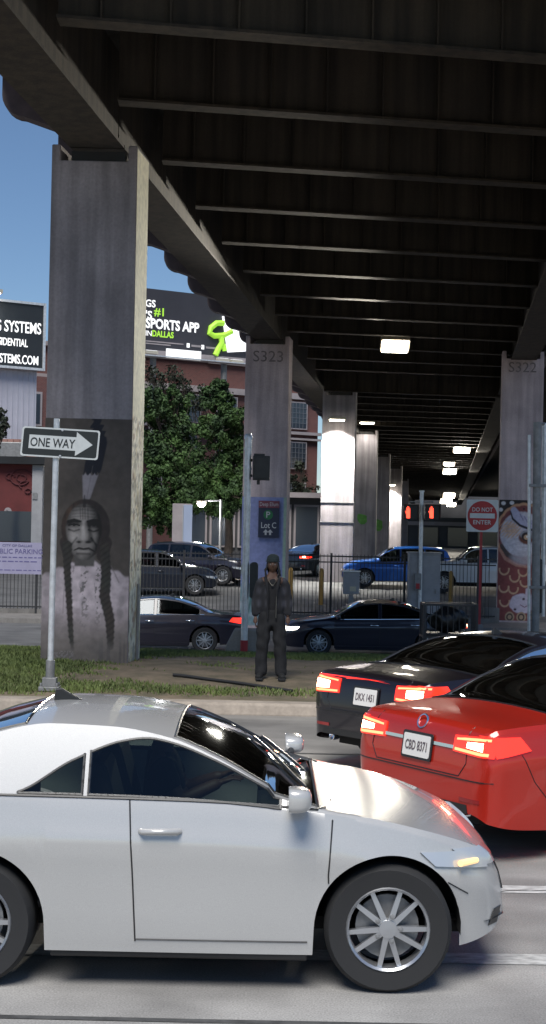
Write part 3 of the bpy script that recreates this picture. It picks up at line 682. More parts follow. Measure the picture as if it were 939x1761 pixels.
btext("DALLAS'S", 186, 541, 262, .56, 'bb_white'); btext('#1', 265, 542, 282, .56, 'bb_lime')
btext('SPORTS APP', 251, 563, 343, .68, 'bb_white', bold=.03)
btext('IN', 251, 577, 261, .38, 'bb_white', bold=0); btext('DALLAS', 262, 578, 299, .42, 'bb_lime', bold=.03)
for a, b, c_, d in ((250, 586, 316, .08), (250, 590, 294, .08)):
    x0, z0 = on30(a, b); x1, _ = on30(c_, b+6); MB().box(((x0+x1)/2, -.012, z0), (x1-x0, .02, d), M=Ms).build('small_print', M['stone'], bb)
for a, b in ((324, 594), (349, 597)):
    x0, z0 = on30(a, b); MB().box((x0, -.012, z0), (.22, .02, .3), M=Ms).build('badge', M['bb_white'], bb); MB().box((x0+.65, -.012, z0), (.8, .02, .14), M=Ms).build('badge', M['stone'], bb)
def bpts(l): return [(on30(*p)[0], on30(*p)[1]) for p in l]
mb = MB()
mb.tube([Ms @ Vector((x, -.1, z)) for x, z in bpts([(384, 556), (372, 556), (362, 564), (360, 573), (368, 578), (384, 577), (398, 570)])], .2, 8)
mb.tube([Ms @ Vector((x, -.1, z)) for x, z in bpts([(380, 580), (381, 590), (375, 600), (370, 611)])], .2, 8)
mb.tube([Ms @ Vector((x, -.1, z)) for x, z in bpts([(384, 592), (386, 604)])], .16, 8)
mb.build('lime_emblem', M['bb_lime'], bb, 40)
mb = MB(); mb.prism(bpts([(382, 544), (386, 545), (391, 556), (413, 561), (415, 572), (426, 580), (428, 604), (391, 606)]), Ms @ Vector((0, -.16, 0)), us, uz, .14); mb.build('white_cutout', M['bb_glow'], bb)
for a in (372, 396, 250, 300):
    x0, z0 = on30(a, 613+(.11*(a-372)))
    Mx = Ms @ Matrix.Translation((x0, -1.0, z0-.35)); f = MB().box((0, 0, 0), (.9, .35, .2), M=Mx).build('sign_lamp', M['lamp_body'], bb); MB().box((0, .05, .11), (.8, .3, .03), M=Mx).build('lens', M['bb_glow'], f)
x0, z0 = on30(302, 613)
f = MB().box((x0, -1.3, z0), (2.6, .12, .62), M=Ms).build('name_board', M['bb_white'], bb)
for w in (-2, -7.5, -13): MB().tube([Ms @ Vector((w, .6, 1)), Ms @ Vector((w, .6, 15))], .22, 12).build('post', M['galv_dark'], bb)
MB().box((-7.6, -1.0, 14.25), (15, .9, .08), M=Ms).build('catwalk', M['galv'], bb)

# ------------------------------------------------------------------ left background
Ml = frame30(76, 640, 78)
def onL(px, py):
    d = at(px, py, 1)-Vector((0, 0, EYE)); o = Vector((0, 0, EYE)); n = Ml.to_3x3() @ Vector((0, 1, 0)); t = (Ml.translation-o).dot(n)/d.dot(n); q = Ml.inverted() @ (o+d*t); return q.x, q.z
ul = us
sb = empty('billboard', Ml @ Vector((-4, 0, 11)), 'black billboard with white lettering and silver frame over the white metal wall', 'billboard')
_, zt = onL(70, 525); _, zb = onL(70, 634)
M['black_board'] = mat('black sign face', (.016, .019, .022), .45, var=.2, scale=.6)
MB().box((-5.1, .12, (zt+zb)/2), (10, .24, zt-zb), M=Ml).build('panel', M['black_board'], sb)
mb = MB(); H = zt-zb+.24
for c_, d in (((-.03, .1, (zt+zb)/2), (.14, .34, H)), ((-5.1, .1, zt+.05), (10.1, .34, .13)), ((-5.1, .1, zb-.05), (10.1, .34, .13))): mb.box(c_, d, M=Ml)
mb.build('frame', M['galv'], sb)
for s, px0, px1, py, h in (('ING SYSTEMS', -26, 71, 575, .62), ('RESIDENTIAL', -14, 48, 597, .42), ('SYSTEMS.COM', -14, 66, 628, .50)):
    x0, z0 = onL(px0, py-8); x1, z1 = onL(px1, py)
    lettering(s, M['bb_white'], sb, Ml @ Vector((x1, -.012, z1)), ul, uz, h, x1-x0, 'R', .01, .015)
Mx = Ml @ Matrix.Translation((-3.6, -.9, zt+.35)); f = MB().box((0, 0, 0), (1.6, .4, .2), M=Mx).build('sign_lamp', M['lamp_body'], sb)
MB().box((0, .05, -.115), (1.4, .3, .03), M=Mx).build('lens', M['lamp_lens'], f); MB().tube([Mx @ Vector((0, 0, .1)), Mx @ Vector((0, .9, .0))], .04, 8).build('arm', M['galv_dark'], f)
l = bpy.data.lights.new('lamp_light', 'SPOT'); l.energy = 260; l.spot_size = R(120); l.spot_blend = .8; l.shadow_soft_size = .3
lo = bpy.data.objects.new('lamp_light', l); C.objects.link(lo); lo.matrix_world = Mx @ Matrix.Translation((0, .1, -.2)) @ Matrix.Rotation(R(30), 4, 'X')
# white ribbed metal wall building
M['white_metal'] = mat('white ribbed metal', (.40, .40, .46), .5, var=.06, scale=1)
wb = empty('metal_building', Ml @ Vector((-5, 3, 1)), 'white ribbed metal building under the black billboard', 'building', kind='thing')
x0, _ = onL(67, 700); mb = MB(); mb.box((x0-9.5, 3.4, 5.9), (19, 6, 10.4), M=Ml)
for k in range(60): mb.box((x0-.15-.31*k, .39, 5.9), (.05, .04, 10.3), M=Ml)
mb.build('wall', M['white_metal'], wb); MB().box((x0-9.5, 3.4, 11.16), (19.2, 6.2, .1), M=Ml).build('roof', M['galv_dark'], wb)
# brick slice with dark windows seen between it and the column
Mk = frame30(96, 700, 92)
kb_ = empty('brick_building', Mk @ Vector((0, 3, 1)), 'brick building with dark windows showing beside the muralled column', 'building', kind='thing')
MB().box((-4, 5, 6.6), (12, 9, 11.4), M=Mk).build('wall', M['brick'], kb_)
for k in range(4):
    for z in (10.2, 6.8, 3.6):
        f = MB().box((.6-2.2*k, .48, z), (1.7, .12, 2.2), M=Mk).build('window', M['stone'], kb_); MB().box((.6-2.2*k, .43, z), (1.4, .08, 1.9), M=Mk).build('pane', M['win'], f)
# low red painted shop
M['red_wall'] = mat('red painted wall', (.11, .020, .020), .8, var=.2, scale=1.2)
M['grey_metal'] = mat('grey sheet metal', (.30, .30, .31), .6, var=.1, scale=3)
Yr = 66
rs = empty('painted_shop', (at(-40, 900, Yr).x, Yr, .5), 'low red painted shop with a dark roof edge and graffiti swirl', 'building', kind='thing')
xr, zt = at(55, 900, Yr).x, at(40, 796, Yr).z; xl = xr-16
MB().box(((xl+xr)/2, Yr+4, zt/2+.2), (xr-xl, 8, zt-.4)).build('wall', M['red_wall'], rs)
xp = at(73, 900, Yr).x
MB().box(((xr+xp)/2+.005, Yr+3.9, zt/2+.15), (xp-xr, 8.1, zt-.5)).build('end_pier', M['grey_metal'], rs)
MB().box(((xl+xp)/2, Yr+3.9, zt+.1), (xp-xl+.3, 8.6, .34)).build('roof_edge', M['trim'], rs)
mb = MB(); mb.box(((xl+xp)/2+.4, Yr+5, zt+.75), (xp-xl-2.4, 5, 1.0))
for k in range(48): mb.box((xp-1.0-.3*k, Yr+2.47, zt+.75), (.07, .06, .98))
M['rust_metal'] = mat('rusty ribbed metal', (.26, .14, .115), .7, var=.25, scale=2); mb.build('upper_wall', M['rust_metal'], rs)
MB().box((at(8, 780, Yr).x, Yr+1.6, zt+.65), (1.3, 1.0, .75)).build('roof_unit', M['galv_dark'], rs, bevel=.04)
MB().box((at(16, 905, Yr).x, Yr-.02, at(16, 905, Yr).z), (2.9, .1, 1.4)).build('dark_opening', M['win'], rs)
M['dark_red'] = mat('dark red spray', (.075, .014, .018), .8)
mb = MB(); c_ = at(36, 822, Yr-.03)
def swirl(cx, cz, r, a0, a1, w): return [c_+Vector((cx+r*(1-.25*k/14)*math.cos(a0+(a1-a0)*k/14), 0, cz+r*.75*(1-.25*k/14)*math.sin(a0+(a1-a0)*k/14))) for k in range(15)]
for q in (swirl(0, 0, .55, .3, 5.8, 1), swirl(.05, 0, .25, 2, 8, 1), swirl(-.5, .05, .22, 0, 5, 1), swirl(.35, -.6, .16, 0, 6, 1), swirl(.2, -.35, .3, 1, 4, 1)): mb.tube(q, .035, 6)
mb.build('graffiti', M['dark_red'], rs)
p = at(14, 879, Yr-.05); q = MB().prism(circle(.17, 20), p, (1, 0, 0), (0, 0, 1), .03).build('stencil_disc', M['stone'], rs)
MB().box(p+Vector((0, -.006, 0)), (.16, .008, .03), M=Matrix.Translation(p) @ Matrix.Rotation(R(35), 4, 'Y') @ Matrix.Translation(-p)).build('mark', M['faded'], q)
p = at(60, 900, Yr-.06); mb = MB(); mb.tube([at(61, 855, Yr-.08), at(60, 925, Yr-.08)], .05, 8); mb.box(at(61, 853, Yr-.1), (.22, .18, .3)); mb.build('downpipe', M['galv_dark'], rs)

# ------------------------------------------------------------------ iron fence and public parking banner
M['iron'] = mat('black iron', (.022, .022, .024), .55)
fx0, fx1, fy = -13.0, at(852, 1040, 48.4).x, 48.4
fn = empty('iron_fence', (0, fy, -.45), 'long black iron picket fence along the far sidewalk', 'fence', kind='thing')
zf = -.45
for z in (zf+.22, zf+1.95, zf+2.15): MB().box(((fx0+fx1)/2, fy, z), (fx1-fx0, .035, .045)).build('rail', M['iron'], fn)
mb = MB(); n = int((fx1-fx0)/.125)
for k in range(n): x = fx0+k*.125; mb.box((x, fy, zf+1.15), (.019, .019, 2.15))
mb.build('picket', M['iron'], fn)
x = fx0
while x < fx1+.1: MB().box((x, fy, zf+1.13), (.075, .075, 2.26)).build('post', M['iron'], fn); x += 2.5
MB().box(((fx0+fx1)/2, fy+.08, zf+.07), (fx1-fx0, .22, .16)).build('footing', M['walk'], fn)
M['banner'] = mat('lilac banner cloth', (.28, .265, .38), .7, var=.08, scale=2)
M['banner_ink'] = mat('banner ink', (.10, .09, .22), .7)
pb = empty('parking_banner', at(15, 985, 48.3), 'pale lilac public parking banner hung on the iron fence', 'banner')
a, b = at(-50, 931, 48.3), at(71, 988, 48.3)
mb = MB(); mb.box(((a.x+b.x)/2, 48.34, (a.z+b.z)/2), (b.x-a.x, .02, a.z-b.z)); mb.build('cloth', M['banner'], pb)
xm = (a.x+b.x)/2
for s, py, h, w in (('CITY OF DALLAS', 940, .08, 1.0), ('PUBLIC PARKING', 952, .17, 1.72), ('HOURS 7AM TO 2AM DAILY', 960, .07, 1.6), ('PAY TO PARK AT METER', 967, .07, 1.5), ('NO OVERNIGHT PARKING', 982, .06, 1.6)):
    if 'HOURS' in s or 'METER' in s or 'OVERNIGHT' in s:          # illegible lines of small print: plain dashes
        p = at(28, py, 48.326); mb = MB(); x = p.x-w/2
        while x < p.x+w/2: d = random.uniform(.08, .22); mb.box((x+d/2, 48.327, p.z+.03), (d, .004, h*.5)); x += d+.05
        mb.build('small_print', M['banner_ink'], pb)
    else: p = at(30, py, 48.325); lettering(s, M['banner_ink'], pb, p, (1, 0, 0), (0, 0, 1), h, w)

# ------------------------------------------------------------------ signs, signals and poles
uX, uZ = Vector((1, 0, 0)), Vector((0, 0, 1))
# ONE WAY sign
Y = 19.55; pb_, pt_ = at(86, 1188, Y), at(98, 735, Y)
pb_.z = medz(pb_.x, Y)
ow = empty('one_way_sign', pb_, 'black and white ONE WAY arrow sign on a steel post', 'sign')
ax = (pt_-pb_).normalized()
mb = MB(); mb.tube([pb_+ax*.1, pb_+ax*((pt_-pb_).length+.12)], .042, 14); mb.build('post', M['galv'], ow, 40)
mb = MB(); mb.box(pb_+Vector((0, 0, .03)), (.28, .24, .06)); mb.box(pb_+Vector((0, 0, .12)), (.19, .16, .12)); mb.tube([pb_, pb_+ax*.42], .062, 12)
for sx in (-1, 1):
    for sy in (-1, 1): mb.tube([pb_+Vector((sx*.11, sy*.09, .05)), pb_+Vector((sx*.11, sy*.09, .11))], .016, 8)
mb.build('base', M['galv_dark'], ow, 40, bevel=.006)
ctr = at(104, 762, Y-.07); tl = R(2.3); u = Vector((math.cos(tl), .02, -math.sin(tl))).normalized(); v = Vector((math.sin(tl)+.035, 0, math.cos(tl))).normalized()
W_, H_ = 1.06, .405
pn = MB().prism(rrect(W_, H_, .035), ctr, u, v, .006).build('panel', M['sign_white'], ow)
MB().prism(rrect(W_-.045, H_-.045, .03), ctr-Vector((0, .002, 0)), u, v, .003).build('black_field', M['sign_black'], pn)
arrow = [(-.425, -.093), (.215, -.093), (.215, -.165), (.445, .0), (.215, .165), (.215, .093), (-.425, .093)]
MB().prism(arrow, ctr-Vector((0, .0045, 0)), u, v, .003).build('arrow', M['sign_white'], pn)
lettering('ONE WAY', M['sign_black'], pn, ctr-Vector((0, .0065, 0))+u*-.10-v*.062, u, v, .125, .61, bold=.012, depth=.001)
for vv in (-.178, .178):
    q = ctr+v*vv+u*.015-Vector((0, .004, 0)); MB().lathe([(0, .012), (.014, .009), (.018, 0)], Matrix.Translation(q) @ Matrix.Rotation(R(90), 4, 'X'), 10).build('bolt', M['galv'], pn)
# DO NOT ENTER sign
Y = 45.9; c_ = at(830, 887, Y)
dn = empty('do_not_enter_sign', (c_.x, Y, -.47), 'white square DO NOT ENTER sign with red disc on a red post', 'sign')
w = 1.02; pn = MB().prism(rrect(w, w*1.02, .05), c_, uX, uZ, .006).build('panel', M['sign_white'], dn)
MB().prism(circle(.475, 48), c_-Vector((0, .003, 0)), uX, uZ, .004).build('disc', M['sign_red'], pn)
MB().prism(rrect(.80, .16, .01), c_-Vector((0, .006, 0)), uX, uZ, .004).build('bar', M['sign_white'], pn)
lettering('DO NOT', M['sign_white'], pn, c_+Vector((0, -.006, .135)), uX, uZ, .14, .66, bold=.012, depth=.003)
lettering('ENTER', M['sign_white'], pn, c_+Vector((0, -.006, -.275)), uX, uZ, .14, .58, bold=.012, depth=.003)
bt = at(824, 1074, Y); MB().box(((bt.x+c_.x)/2, Y+.035, (c_.z+.3-.47)/2), (.075, .05, c_.z+.3+.47)).build('post', M['post_red'], dn)
MB().box(((bt.x+c_.x)/2, Y+.035, -.42), (.2, .18, .12)).build('base', M['galv_dark'], dn, bevel=.01)
# parking sign on the second column
ps = empty('parking_sign', at(463, 925, 45.1), 'navy Lot C parking sign with green P disc on the lavender column', 'sign')
a, b = at(445.5, 861, 45.1), at(480, 925, 45.1); cx = (a.x+b.x)/2; ww = b.x-a.x; hh = a.z-b.z
M['navy'] = mat('navy sign', (.012, .018, .045), .5); M['maroon'] = mat('maroon sign band', (.16, .035, .055), .5); M['p_green'] = mat('parking green', (.012, .13, .045), .5); M['pale'] = mat('pale sign ink', (.42, .42, .44), .5)
pn = MB().box((cx, 45.13, (a.z+b.z)/2), (ww, .05, hh)).build('panel', M['navy'], ps)
MB().box((cx, 45.1, a.z-.11), (ww, .012, .22)).build('band', M['maroon'], pn)
lettering('Deep Ellum', M['pale'], pn, (cx, 45.093, a.z-.165), uX, uZ, .13, ww*.88, depth=.003)
MB().prism(circle(.15, 28), (cx-.02, 45.096, a.z-.44), uX, uZ, .008).build('disc', M['p_green'], pn)
lettering('P', M['pale'], pn, (cx-.02, 45.086, a.z-.53), uX, uZ, .2, depth=.004, bold=.01)
lettering('Lot C', M['pale'], pn, (cx, 45.1, a.z-.86), uX, uZ, .19, ww*.72, depth=.004, bold=.01)
for dx in (-.07, .07): MB().prism([(-.09, 0), (0, .1), (.09, 0), (.03, 0), (.03, -.08), (-.03, -.08), (-.03, 0)], (cx+dx-.02, 45.098, a.z-1.0), uX, uZ, .004).build('arrow', M['pale'], pn)
# galvanised pedestrian signal pole beside the person, its signal head seen from behind
M['signal_black'] = mat('signal housing', (.022, .022, .02), .5, var=.2, scale=6)
M['hand_red'] = mat('lit red hand', (1, .06, .03), .4, emit=1.6, ecol=(1, .07, .035))
Y = 25.9; pt_ = at(428, 752, Y); pb_ = at(420, 1122, Y); pb_.z = medz(pb_.x, Y)-.02
sp = empty('signal_pole', pb_, 'galvanised signal pole with a black signal head, beside the standing person', 'signal pole')
MB().tube([pb_, pt_], .062, 16).build('post', M['galv'], sp, 40)
MB().lathe([(0, .07), (.05, .06), (.075, .02), (.075, -.03)], Matrix.Translation(pt_), 16).build('cap', M['galv'], sp, 40)
mb = MB(); mb.tube([pb_, pb_+Vector((0, 0, .28))], .07, 14); mb.build('red_band', M['post_red'], sp)
for py in (806, 772): q = at(427, py, Y); MB().tube([q-Vector((0, 0, .02)), q+Vector((0, 0, .02))], .07, 14).build('clamp', M['galv'], sp)
c_ = at(450, 805, Y-.02); hd = MB()
hd.box(c_, (.31, .2, .44)); hd.box(c_+Vector((0, .14, .03)), (.29, .14, .40)); hd.box(c_+Vector((-.04, 0, .235)), (.2, .12, .05)); hd.tube([c_+Vector((-.05, 0, -.22)), c_+Vector((-.05, 0, -.30))], .03, 8)
hd.box(c_+Vector((0, -.106, .0)), (.26, .012, .38)); hd.tube([c_+Vector((-.16, 0, .14)), c_+Vector((-.25, 0, .14))], .025, 8); hd.tube([c_+Vector((-.16, 0, -.14)), c_+Vector((-.25, 0, -.14))], .025, 8)
hd.build('signal_head', M['signal_black'], sp, bevel=.015)
c_ = at(437, 998, Y); mb = MB(); mb.prism(rrect(.15, .66, .06), c_+Vector((0, -.08, 0)), uX, uZ, .16); mb.build('control_box', M['signal_black'], sp, bevel=.01)
# low concrete barrier end behind the pole
c_ = at(415, 1131, 26.3); z0 = medz(c_.x, 26.3)-.03
o = MB().prism([(-.29, 0), (.33, 0), (.33, .50), (-.13, .50), (-.29, .17)], (c_.x, 26.15, z0), uX, uZ, .45).build('concrete_block', M['kerb'], bevel=.03)
tag(o, 'low sloped concrete block at the foot of the signal pole', 'block')
# twin signal poles at the right
Y = 26.0; pb_ = at(913, 1122, Y); pb_.z = medz(pb_.x, Y)-.02; pt_ = at(925, 726, Y)
rp = empty('signal_pole', pb_, 'thick grey signal pole with a thin conduit, in front of the owl column', 'signal pole')
MB().tube([pb_+Vector((.08, 0, 0)), pt_], .075, 16).build('post', M['galv_dark'], rp, 40)
MB().tube([pb_+Vector((-.03, -.02, 0)), at(911, 748, Y)], .03, 12).build('conduit', M['galv'], rp, 40)
MB().tube([at(934, 1060, Y+.2), at(937, 728, Y+.2)], .04, 12).build('conduit', M['galv'], rp, 40)
MB().tube([at(925, 729, Y+.1), at(938, 729, Y+.2)], .03, 8).build('cross_arm', M['galv_dark'], rp)
for py in (835, 1010): q = at(920, py, Y); MB().box(q+Vector((.06, 0, 0)), (.34, .2, .05)).build('clamp', M['galv_dark'], rp)
c_ = at(926, 1008, Y+.25); MB().prism(rrect(.15, 1.0, .05), c_+Vector((0, -.08, 0)), uX, uZ, .16).build('control_box', M['signal_black'], rp, bevel=.01)
# thin pole with two red hand signals
Y = 47.6; pb_ = at(722, 1062, Y); pb_.z = -.46; pt_ = at(726, 846, Y)
hp = empty('signal_pole', pb_, 'thin pale signal pole with two lit red hand signals', 'signal pole')
MB().tube([pb_, pt_], .065, 14).build('post', M['galv'], hp, 40); MB().tube([pt_, pt_+Vector((0, 0, .05))], .085, 14).build('cap', M['galv'], hp)
MB().tube([at(703, 863, Y), at(745, 863, Y)], .025, 8).build('cross_arm', M['galv_dark'], hp)
palm = [(-.5, -1.0), (.42, -1.0), (.5, -.3), (.78, .12), (.66, .25), (.48, .1), (.46, .75), (.3, .8), (.26, .2), (.2, .98), (.04, 1.0), (.02, .22), (-.06, .95), (-.22, .92), (-.22, .2), (-.34, .7), (-.48, .66), (-.5, -.1)]
for px in (707, 744):
    c_ = at(px, 881, Y-.05); f = MB(); f.box(c_, (.50, .24, .50))
    for dz in (.25,): f.box(c_+Vector((0, -.16, dz)), (.5, .14, .02))
    for dx in (-.25, .25): f.box(c_+Vector((dx, -.16, 0)), (.02, .14, .5))
    f = f.build('signal_head', M['signal_black'], hp, bevel=.01)
    MB().prism([(x*.13*(-1 if px > 720 else -1), z*.2) for x, z in palm], c_+Vector((-.1 if px < 720 else -.04, -.126, 0)), uX, uZ, .004).build('lit_hand', M['hand_red'], f)
c_ = at(719, 1000, Y-.1); MB().box(c_, (.22, .14, .55)).build('push_button_box', M['galv_dark'], hp, bevel=.01)
MB().box(at(719, 1008, Y-.18), (.12, .03, .18)).build('button', M['post_red'], hp)
# grey traffic cabinet and a small meter box
a, b = at(703, 951, 48.0), at(755, 1040, 48.0)
tcab = empty('traffic_cabinet', ((a.x+b.x)/2, 48.0, -.46), 'tall plain grey traffic cabinet beside the red hand signal pole', 'cabinet')
MB().box(((a.x+b.x)/2, 48.0, (a.z-.36)/2), (b.x-a.x, .6, a.z+.36)).build('body', M['grey_metal'], tcab, bevel=.02)
MB().box(((a.x+b.x)/2, 47.99, a.z+.02), (b.x-a.x+.08, .7, .05)).build('roof', M['grey_metal'], tcab, bevel=.01)
MB().box(((a.x+b.x)/2, 47.69, (a.z-.36)/2), (b.x-a.x-.12, .03, a.z+.16)).build('door', M['grey_metal'], tcab, bevel=.01)
MB().box((b.x-.16, 47.66, .6), (.03, .05, .16)).build('handle', M['galv_dark'], tcab)
MB().box(((a.x+b.x)/2, 48.0, -.41), (b.x-a.x+.12, .7, .12)).build('plinth', M['walk'], tcab)
a, b = at(591, 983, 47.5), at(618, 1022, 47.5); cx = (a.x+b.x)/2
mbx = empty('meter_box', (cx, 47.5, -.46), 'small grey meter box with a pale label, below the blue car', 'box')
MB().box((cx, 47.5, (a.z+b.z)/2), (b.x-a.x, .3, a.z-b.z)).build('body', M['grey_metal'], mbx, bevel=.02)
MB().box((cx, 47.49, a.z+.02), (b.x-a.x+.06, .36, .04)).build('lid', M['galv'], mbx)
MB().box((cx, 47.5, (b.z-.46)/2), (.16, .16, b.z+.44)).build('stub_post', M['galv_dark'], mbx)
M['label_yellow'] = mat('label', (.5, .46, .34), .6); MB().box((cx+.05, 47.345, b.z+.18), (.2, .008, .16)).build('label', M['label_yellow'], mbx)
# black cage on the median
Y = 25.3; a, b = at(728, 1038, Y), at(815, 1137, Y); zg = medz((a.x+b.x)/2, Y); cx = (a.x+b.x)/2; W_ = b.x-a.x; T = a.z
cg = empty('steel_cage', (cx, Y, zg), 'black steel bar cage on the median with a dark bundle in it', 'cage')
mb = MB()
for sx in (-1, 1):
    for sy in (-1, 1): mb.box((cx+sx*W_/2, Y+sy*.3, (zg+T)/2), (.045, .045, T-zg))
for z in (T, zg+.42):
    for sy in (-1, 1): mb.box((cx, Y+sy*.3, z), (W_-.045, .04, .04))
    for sx in (-1, 1): mb.box((cx+sx*W_/2, Y, z+.001), (.04, .56, .04))
mb.build('frame', M['black_steel'], cg)
mb = MB()
for k in range(1, 9):
    for sy in (-1, 1): mb.box((cx-W_/2+W_*k/9, Y+sy*.3, (T+zg+.42)/2), (.014, .014, T-zg-.46))
for k in range(1, 6):
    for sx in (-1, 1): mb.box((cx+sx*W_/2, Y-.3+.6*k/6, (T+zg+.42)/2), (.014, .014, T-zg-.46))
mb.build('bar', M['black_steel'], cg)
bm = bmesh.new(); bmesh.ops.create_icosphere(bm, subdivisions=4, radius=1)
for v in bm.verts:
    d = v.co.normalized(); k = 1+.14*math.sin(5*d.x+3*d.z)*math.sin(4*d.y+1)+.07*math.sin(11*d.x+7*d.y+3*d.z)
    v.co = Vector((cx+d.x*.33*k, Y+d.y*.25*k, T-.27+d.z*.22*k-(0)))
me = bpy.data.meshes.new('sack'); bm.to_mesh(me); bm.free()
M['sack'] = mat('black plastic sack', (.012, .012, .013), .35)
o = link('sack', me, M['sack'], None, 180); tag(o, 'black lumpy sack inside the steel bar cage', 'sack')
MB().box((cx, Y, T-.52), (W_-.06, .56, .03)).build('shelf', M['black_steel'], cg)
# rubber hose on the dirt
pts = [at(300+200*t, 1160+27*t+0, 20.2-0*t) for t in np.linspace(0, 1, 24)]
P_ = []
for t in np.linspace(0, 1, 28):
    px = 298+205*t; py = 1161+2*math.sin(t*3)+25*t**1.6; Yq = 20.75-1.0*t**1.3; q = at(px, py, Yq); P_.append(Vector((q.x, Yq, medz(q.x, Yq)+.03)))
tag(MB().tube(P_, .022, 10).build('rubber_hose', M['rubber'], None, 60), 'black rubber hose lying across the dirt median', 'hose')
# bollards in front of the far cars
M['boll'] = mat('yellow bollard paint', (.36, .21, .05), .6, var=.2)
for px, lab in ((500.5, 'yellow bollard left of the floodlit column'), (553.5, 'yellow bollard in front of the floodlit column'), (776, 'yellow bollard behind the fence near the white pickup')):
    p = at(px, 990, 52.5); p.z = -.2
    tag(MB().lathe([(.09, 0), (.09, 1.28), (.075, 1.35), (.03, 1.39), (0, 1.4)], Matrix.Translation(p), 14).build('bollard', M['boll'], None, 40), lab, 'bollard', 'yellow bollards in the lot')
# pale slab sign pylon in the lot, lot lamp among the trees
a, b = at(297, 866, 62), at(331, 935, 62)
py_ = empty('pylon_sign', ((a.x+b.x)/2, 62, .4), 'pale blank slab pylon standing in front of the green tree', 'pylon')
mb = MB(); mb.box((a.x+.44, 62, (a.z+.4)/2), (.84, .35, a.z-.4)); mb.build('slab', M['stone'], py_, bevel=.02)
M['blue_slab'] = mat('blue grey slab', (.28, .33, .45), .6); MB().box((a.x+.48, 61.8, (a.z+.4)/2), (.04, .06, a.z-.5)).build('seam', M['grey_metal'], py_); MB().box(((a.x+.5+b.x)/2, 61.81, (a.z+.4)/2), (b.x-a.x-.52, .05, a.z-.5)).build('front_panel', M['blue_slab'], py_)
Y = 66; p = at(347, 866, Y)
sl_ = empty('street_lamp', (p.x+.9, Y, .6), 'lit white lot lamp glaring in front of the green tree', 'street lamp')
MB().tube([(p.x+.9, Y, .6), (p.x+.9, Y, p.z+.2)], .06, 10).build('post', M['galv_dark'], sl_); MB().tube([(p.x+.9, Y, p.z+.15), (p.x+.15, Y-.1, p.z+.12)], .035, 8).build('arm', M['galv_dark'], sl_)
MB().box((p.x, Y-.1, p.z+.06), (.46, .3, .12)).build('lamp_head', M['lamp_body'], sl_, bevel=.02); MB().lathe([(0, -.17), (.12, -.13), (.19, -.03), (.19, 0)], Matrix.Translation((p.x, Y-.1, p.z)), 14).build('lens', M['lamp_lens'], sl_, 60)
l = bpy.data.lights.new('lamp_light', 'POINT'); l.energy = 220; l.shadow_soft_size = .2; lo = bpy.data.objects.new('lamp_light', l); C.objects.link(lo); lo.location = (p.x, Y-.25, p.z-.25)
# dark low warehouse closing the view under the deck, with pale awnings
db = empty('far_warehouse', (40, 262.7, 1.3), 'dark low warehouse with pale awnings far away under the deck', 'building', kind='thing')
M['far_wall'] = mat('far dark wall', (.06, .06, .065), .8, var=.3, scale=.2)
MB().box((82, 268.2, 7.2), (118, 11, 12)).build('wall', M['far_wall'], db)
for k in range(7): MB().box((28+5*k, 262.1, 3.4), (3.2, 1.2, .35)).build('awning', M['stone'], db); MB().box((28+5*k, 262.67, 2.2), (2.6, .1, 1.7)).build('window', M['win'], db)
db = empty('far_shop', (9, 118, 1.1), 'low grey shop with pale fascia behind the parked cars, under the deck', 'building', kind='thing')
MB().box((18, 190, 3.1), (24, 8, 4)).build('wall', M['far_wall'], db); MB().box((18, 185.9, 4.3), (24, .3, .5)).build('fascia', M['stone'], db)
for k in range(6): MB().box((8.5+3.9*k, 185.95, 2.6), (2.6, .16, 2.4)).build('window', M['win'], db)
# dark shop behind the trees
ds = empty('glazed_shop', (at(400, 900, 84).x, 84, .9), 'dark low shop with white framed windows beneath the trees', 'building', kind='thing')
xa, xb = at(300, 900, 84).x, at(560, 900, 84).x
MB().box(((xa+xb)/2, 88, 2.9), (xb-xa, 7.9, 4)).build('wall', M['far_wall'], ds)
for k in range(5):
    x = xa+1.2+1.65*k; f = MB().box((x, 83.99, 2.9), (1.5, .16, 2.6)).build('window', M['stone'], ds); MB().box((x, 83.92, 2.9), (1.26, .1, 2.34)).build('pane', M['win'], f)
MB().box(((xa+xb)/2, 83.7, 4.75), (xb-xa+.2, .8, .3)).build('fascia', M['stone'], ds)

